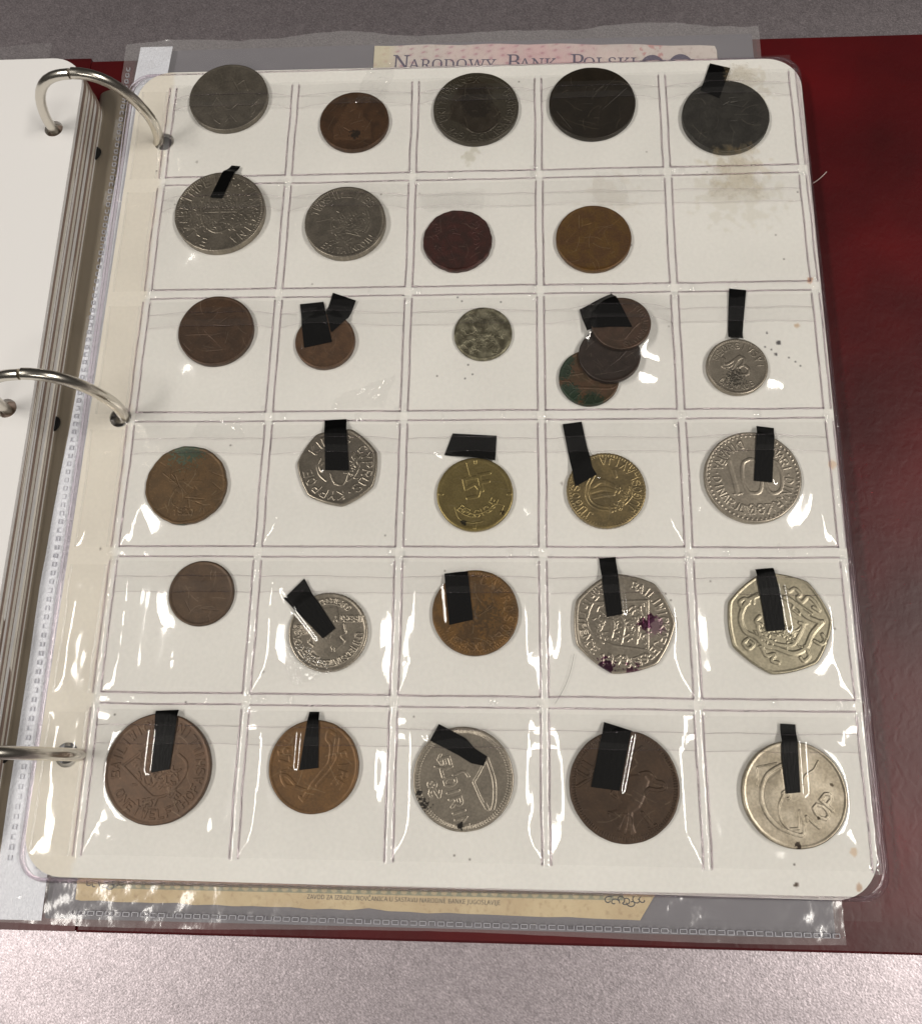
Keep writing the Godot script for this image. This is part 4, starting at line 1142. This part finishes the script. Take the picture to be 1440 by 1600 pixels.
func build_pocket_page() -> void:
	var page := thing("coin_page")
	tag(page, "clear vinyl coin page of thirty pockets welded in a grid", "coin page")
	for r in 6:
		for c in 5:
			var x0: float = SEAM_X[c] + 1.0
			var x1: float = SEAM_X[c + 1] - 1.0
			var y0: float = SEAM_Y[r] + 3.0
			var y1: float = SEAM_Y[r + 1] - 1.9
			near_tapes = []
			for t in tape_list:
				if t.b.x > x0 - 3 and t.b.x < x1 + 3 and t.b.y > y0 - 3 and t.b.y < y1 + 3:
					near_tapes.append(t)
			var f := put("pocket_film", grid(76, 76, func(u, v):
				var x := lerpf(x0, x1, u)
				var y := lerpf(y0, y1, v)
				return at(x, y, pocket_height(c, r, x, y))), clear_film, page)
			var lip := PackedVector3Array()
			for k in 25:
				var x := lerpf(x0, x1, k / 24.0)
				lip.append(at(x, y0 + 4.6 + 0.5 * soft.get_noise_2d(x * 2, y0 * 3), pocket_height(c, r, x, y0 + 4.6) + 0.05))
			put("lip", tube(lip, 0.00009, 6), clear_bead, f)
			var flap := grid(20, 4, func(u, v):
				var x := lerpf(x0, x1, u)
				var y := lerpf(SEAM_Y[r] + 1.5, y0 + 9.5 + 0.5 * soft.get_noise_2d(x * 2 + 90, y0 * 5), v)
				return at(x, y, lerpf(0.3, maxf(pocket_height(c, r, x, maxf(y, y0)) - 0.12, 0.1), v)))
			put("flap", flap, clear_film, f)
			var crease := PackedVector3Array()
			for k in 25:
				var x := lerpf(x0, x1, k / 24.0)
				var y := y0 + 9.5 + 0.5 * soft.get_noise_2d(x * 2 + 90, y0 * 5)
				crease.append(at(x, y, maxf(pocket_height(c, r, x, y) - 0.1, 0.1)))
			put("flap_edge", tube(crease, 0.00007, 6), clear_bead, f)
	var ridge := film(0.10, 0.10)
	for k in 6:
		var parts := []
		var folds := []
		for r in 6:
			var bx: float = SEAM_X[k]
			var b0: float = SEAM_Y[r] + 1.4
			var b1: float = SEAM_Y[r + 1] - 1.2
			parts.append(grid(10, 60, func(u, v):
				var y := lerpf(b0, b1, v)
				var q: float = u * 2.0 - 1.0
				var rip := soft.get_noise_2d(bx * 9.0, y * 5.0)
				return at(bx + q * (1.25 + 0.15 * rip), y, 0.08 + (0.34 + 0.2 * rip) * (1.0 - q * q) + 0.16 * absf(soft.get_noise_2d(bx + q * 22.0, y * 8.0)))))
			for s in [-0.9, 0.9]:
				var xx: float = SEAM_X[k] + s
				pass
				folds.append(bead(xx + s * 0.3, SEAM_Y[r] + 2.6, xx + s * 0.3, SEAM_Y[r + 1] - 1.6, 0.22, 0.3, 0.3))
		put("weld_seam", join(parts), ridge, page)
		put("pocket_fold", join(folds), clear_bead, page)
	for k in range(1, 6):
		var parts := []
		var folds := []
		for c in 5:
			var ax: float = SEAM_X[c] + 1.2
			var bx: float = SEAM_X[c + 1] - 1.2
			var by: float = SEAM_Y[k] - 0.2
			parts.append(grid(60, 10, func(u, v):
				var x := lerpf(ax, bx, u)
				var q: float = v * 2.0 - 1.0
				var rip := soft.get_noise_2d(x * 5.0, by * 9.0)
				return at(x, by + q * (1.7 + 0.25 * rip), 0.08 + (0.3 + 0.2 * rip) * (1.0 - q * q) + 0.14 * absf(soft.get_noise_2d(x * 8.0, by + q * 22.0)))))
			folds.append(bead(ax, SEAM_Y[k] + 1.4, bx, SEAM_Y[k] + 1.4, 0.18, 0.28, 0.25))
			folds.append(bead(SEAM_X[c] + 1.2, SEAM_Y[k] - 1.8, SEAM_X[c + 1] - 1.2, SEAM_Y[k] - 1.8, 0.18, 0.3, 0.25))
		put("weld_seam", join(parts), ridge, page)
		put("pocket_fold", join(folds), clear_bead, page)
	# puckers where the welds cross
	rng.seed = 33
	for k in range(1, 6):
		var bits := []
		for c in 6:
			for e in 5:
				var cx: float = SEAM_X[c] + rng.randf_range(-2.2, 2.2)
				var cy: float = SEAM_Y[k] + rng.randf_range(-3.0, 3.5)
				var rx := rng.randf_range(0.4, 1.1)
				var ry := rng.randf_range(0.6, 1.9)
				var hh := rng.randf_range(0.25, 0.6)
				bits.append(grid(8, 8, func(u, v):
					var q := Vector2(u * 2 - 1, v * 2 - 1)
					return at(cx + q.x * rx, cy + q.y * ry, 0.25 + hh * maxf(0.0, 1.0 - q.length_squared()))))
		for e in 7:
			var cx := rng.randf_range(-40, 170)
			var cy: float = SEAM_Y[k] + rng.randf_range(-1.5, 1.5)
			var rx := rng.randf_range(0.5, 1.4)
			bits.append(grid(8, 8, func(u, v):
				var q := Vector2(u * 2 - 1, v * 2 - 1)
				return at(cx + q.x * rx, cy + q.y * 1.6, 0.2 + 0.5 * maxf(0.0, 1.0 - q.length_squared()))))
		put("weld_puckers", join(bits), clear_film, page).set_meta("kind", "stuff")
	# film over the punched strip, one panel per row
	for r in 6:
		var y0: float = SEAM_Y[r] + 4.0
		var y1: float = SEAM_Y[r + 1] - 1.5
		var lean := -0.010 * (y0 - 90)
		put("strip_film", grid(12, 30, func(u, v):
			var y := lerpf(y0, y1, v)
			var x := lerpf(-57.0 + lean, -46.0, u)
			var e := minf(minf(u, 1 - u) * 5, minf(v, 1 - v) * 8)
			return at(x, y, 0.1 + clampf(e, 0, 1) * (0.45 + 0.3 * soft.get_noise_2d(x * 5, y * 1.5)))), clear_film, page)
		put("strip_seam", join([bead(-56.8 + lean, y0, -56.9 + lean, y1, 0.15, 0.4, 0.5), bead(-46.6, y0, -46.8, y1, 0.15, 0.4, 0.5)]), ridge, page)
	# welded outer rim, two layers
	for k in 2:
		var rim := PackedVector3Array()
		var o := round_rect(-60.5 + k * 0.4, -45.5 - k * 0.8, 175.6 + k * 1.0, 225.4 + k * 0.5, 7.0, 8)
		o.append(o[0])
		for i in o.size() - 1:
			var n := maxi(1, int(o[i].distance_to(o[i + 1]) / 8.0))
			for s in n:
				var p := o[i].lerp(o[i + 1], float(s) / n)
				rim.append(at(p.x, p.y, -0.2 - k * 1.2 + 0.15 * soft.get_noise_2d(p.x * 3, p.y * 3)))
		rim.append(rim[0])
		put("outer_rim", tube(rim, 0.0005, 8, 0.7, false), clear_bead, page)
	put("back_film", slab(round_rect(-60.5, -45.5, 175.6, 225.4, 7.0, 8), -0.72, -0.6), clear_film, page)

func build_scraps() -> void:
	# brittle old clear tape and loose bits of film on the page
	var old := mat(Color(0.78, 0.73, 0.60, 0.22), 0.3)
	old.transparency = BaseMaterial3D.TRANSPARENCY_ALPHA
	var grime := noise(91, 0.06, 4)
	var im := Image.create(128, 128, false, Image.FORMAT_RGBA8)
	for y in 128:
		for x in 128:
			var rag := clampf(minf(minf(x, 127 - x), minf(y, 127 - y)) / 14.0 + grime.get_noise_2d(x * 0.6 + 200, y * 0.6) * 1.6, 0.0, 1.0)
			var g := clampf(0.15 + grime.get_noise_2d(x * 0.5, y * 0.5) * 0.9 + 0.5 * grime.get_noise_2d(x * 1.6, y * 1.6), 0.0, 1.0)
			im.set_pixel(x, y, Color(0.74, 0.68, 0.55).lerp(Color(0.60, 0.50, 0.36), g) * Color(1, 1, 1, 0) + Color(0, 0, 0, (0.08 + 0.22 * g) * rag))
	old.albedo_color = Color.WHITE
	old.albedo_texture = tex(im)
	old.roughness = 0.3
	var list := [["yellowed clear tape running from the charcoal penny to the pocket below", [144, -8], [157, -9], [162, 13], [141, 12], 0.5, old],
		["old stained clear tape above the charcoal penny at upper right", [150, -42], [158, -43], [163, -34], [149, -33], 0.4, old],
		["faint clear tape scrap above the yellowish brown penny", [105, 0], [114, 1], [116, 14], [103, 13], 0.3, clear_film],
		["crumpled clear film scrap below the upside down quarter", [9, 161], [17, 160], [26, 168], [14, 172], 1.4, clear_film],
		["faint clear tape scrap above the reddish brown halfpenny", [46, 8], [68, 6], [67, 15], [48, 15], 0.3, clear_film],
		["small clear film patch above the corroded penny in the fourth row", [-22, 89], [-9, 88], [-7, 96], [-24, 96], 0.5, clear_film],
		["torn clear film flap at the bottom of the tall empty corner, third row", [21, 82], [40, 74], [37, 85], [20, 86], 0.8, clear_film],
		["crinkled clear film at the top edge beside the small brown coin", [26, -46], [36, -47], [33, -30], [22, -29], 1.0, clear_film]]
	for d in list:
		var a := Vector2(d[1][0], d[1][1])
		var b := Vector2(d[2][0], d[2][1])
		var c := Vector2(d[3][0], d[3][1])
		var e := Vector2(d[4][0], d[4][1])
		var rough: float = d[5]
		var mesh := grid(26, 26, func(u, v):
			var p := a.lerp(b, u).lerp(e.lerp(c, u), v)
			p += Vector2(soft.get_noise_2d(p.x * 9, p.y * 9 + 40), soft.get_noise_2d(p.x * 9 + 70, p.y * 9)) * 0.7
			var z := maxf(cover_height(p.x, p.y, 6.0) + 0.75, 1.1)
			return at(p.x, p.y, z + rough * absf(soft.get_noise_2d(p.x * 14, p.y * 11)) * 1.5))
		tag(put("clear_tape", mesh, d[6]), d[0], "clear tape", "scraps of clear tape and film")
	# a pale thread on the cover and a fine hair on the page
	var thread := mat(Color(0.75, 0.68, 0.66), 0.8)
	var pts := PackedVector3Array()
	for k in 15:
		var t := k / 14.0
		pts.append(at(179.0 + 6.0 * t, -0.5 - 5.0 * t - 2.0 * t * t + 2.0 * t, -9.2))
	tag(put("thread", tube(pts, 0.00016, 6), thread), "short pale thread on the red cover right of the page", "thread")
	var hair := PackedVector3Array()
	for k in 21:
		var t := k / 20.0
		hair.append(at(lerpf(94.5, 88.0, t) + 1.5 * sin(t * 2.5), lerpf(162.0, 176.0, t), 1.0))
	tag(put("hair", tube(hair, 0.00005, 5), mat(Color(0.12, 0.1, 0.08), 0.5)), "fine dark hair left of the three lions coin", "hair")
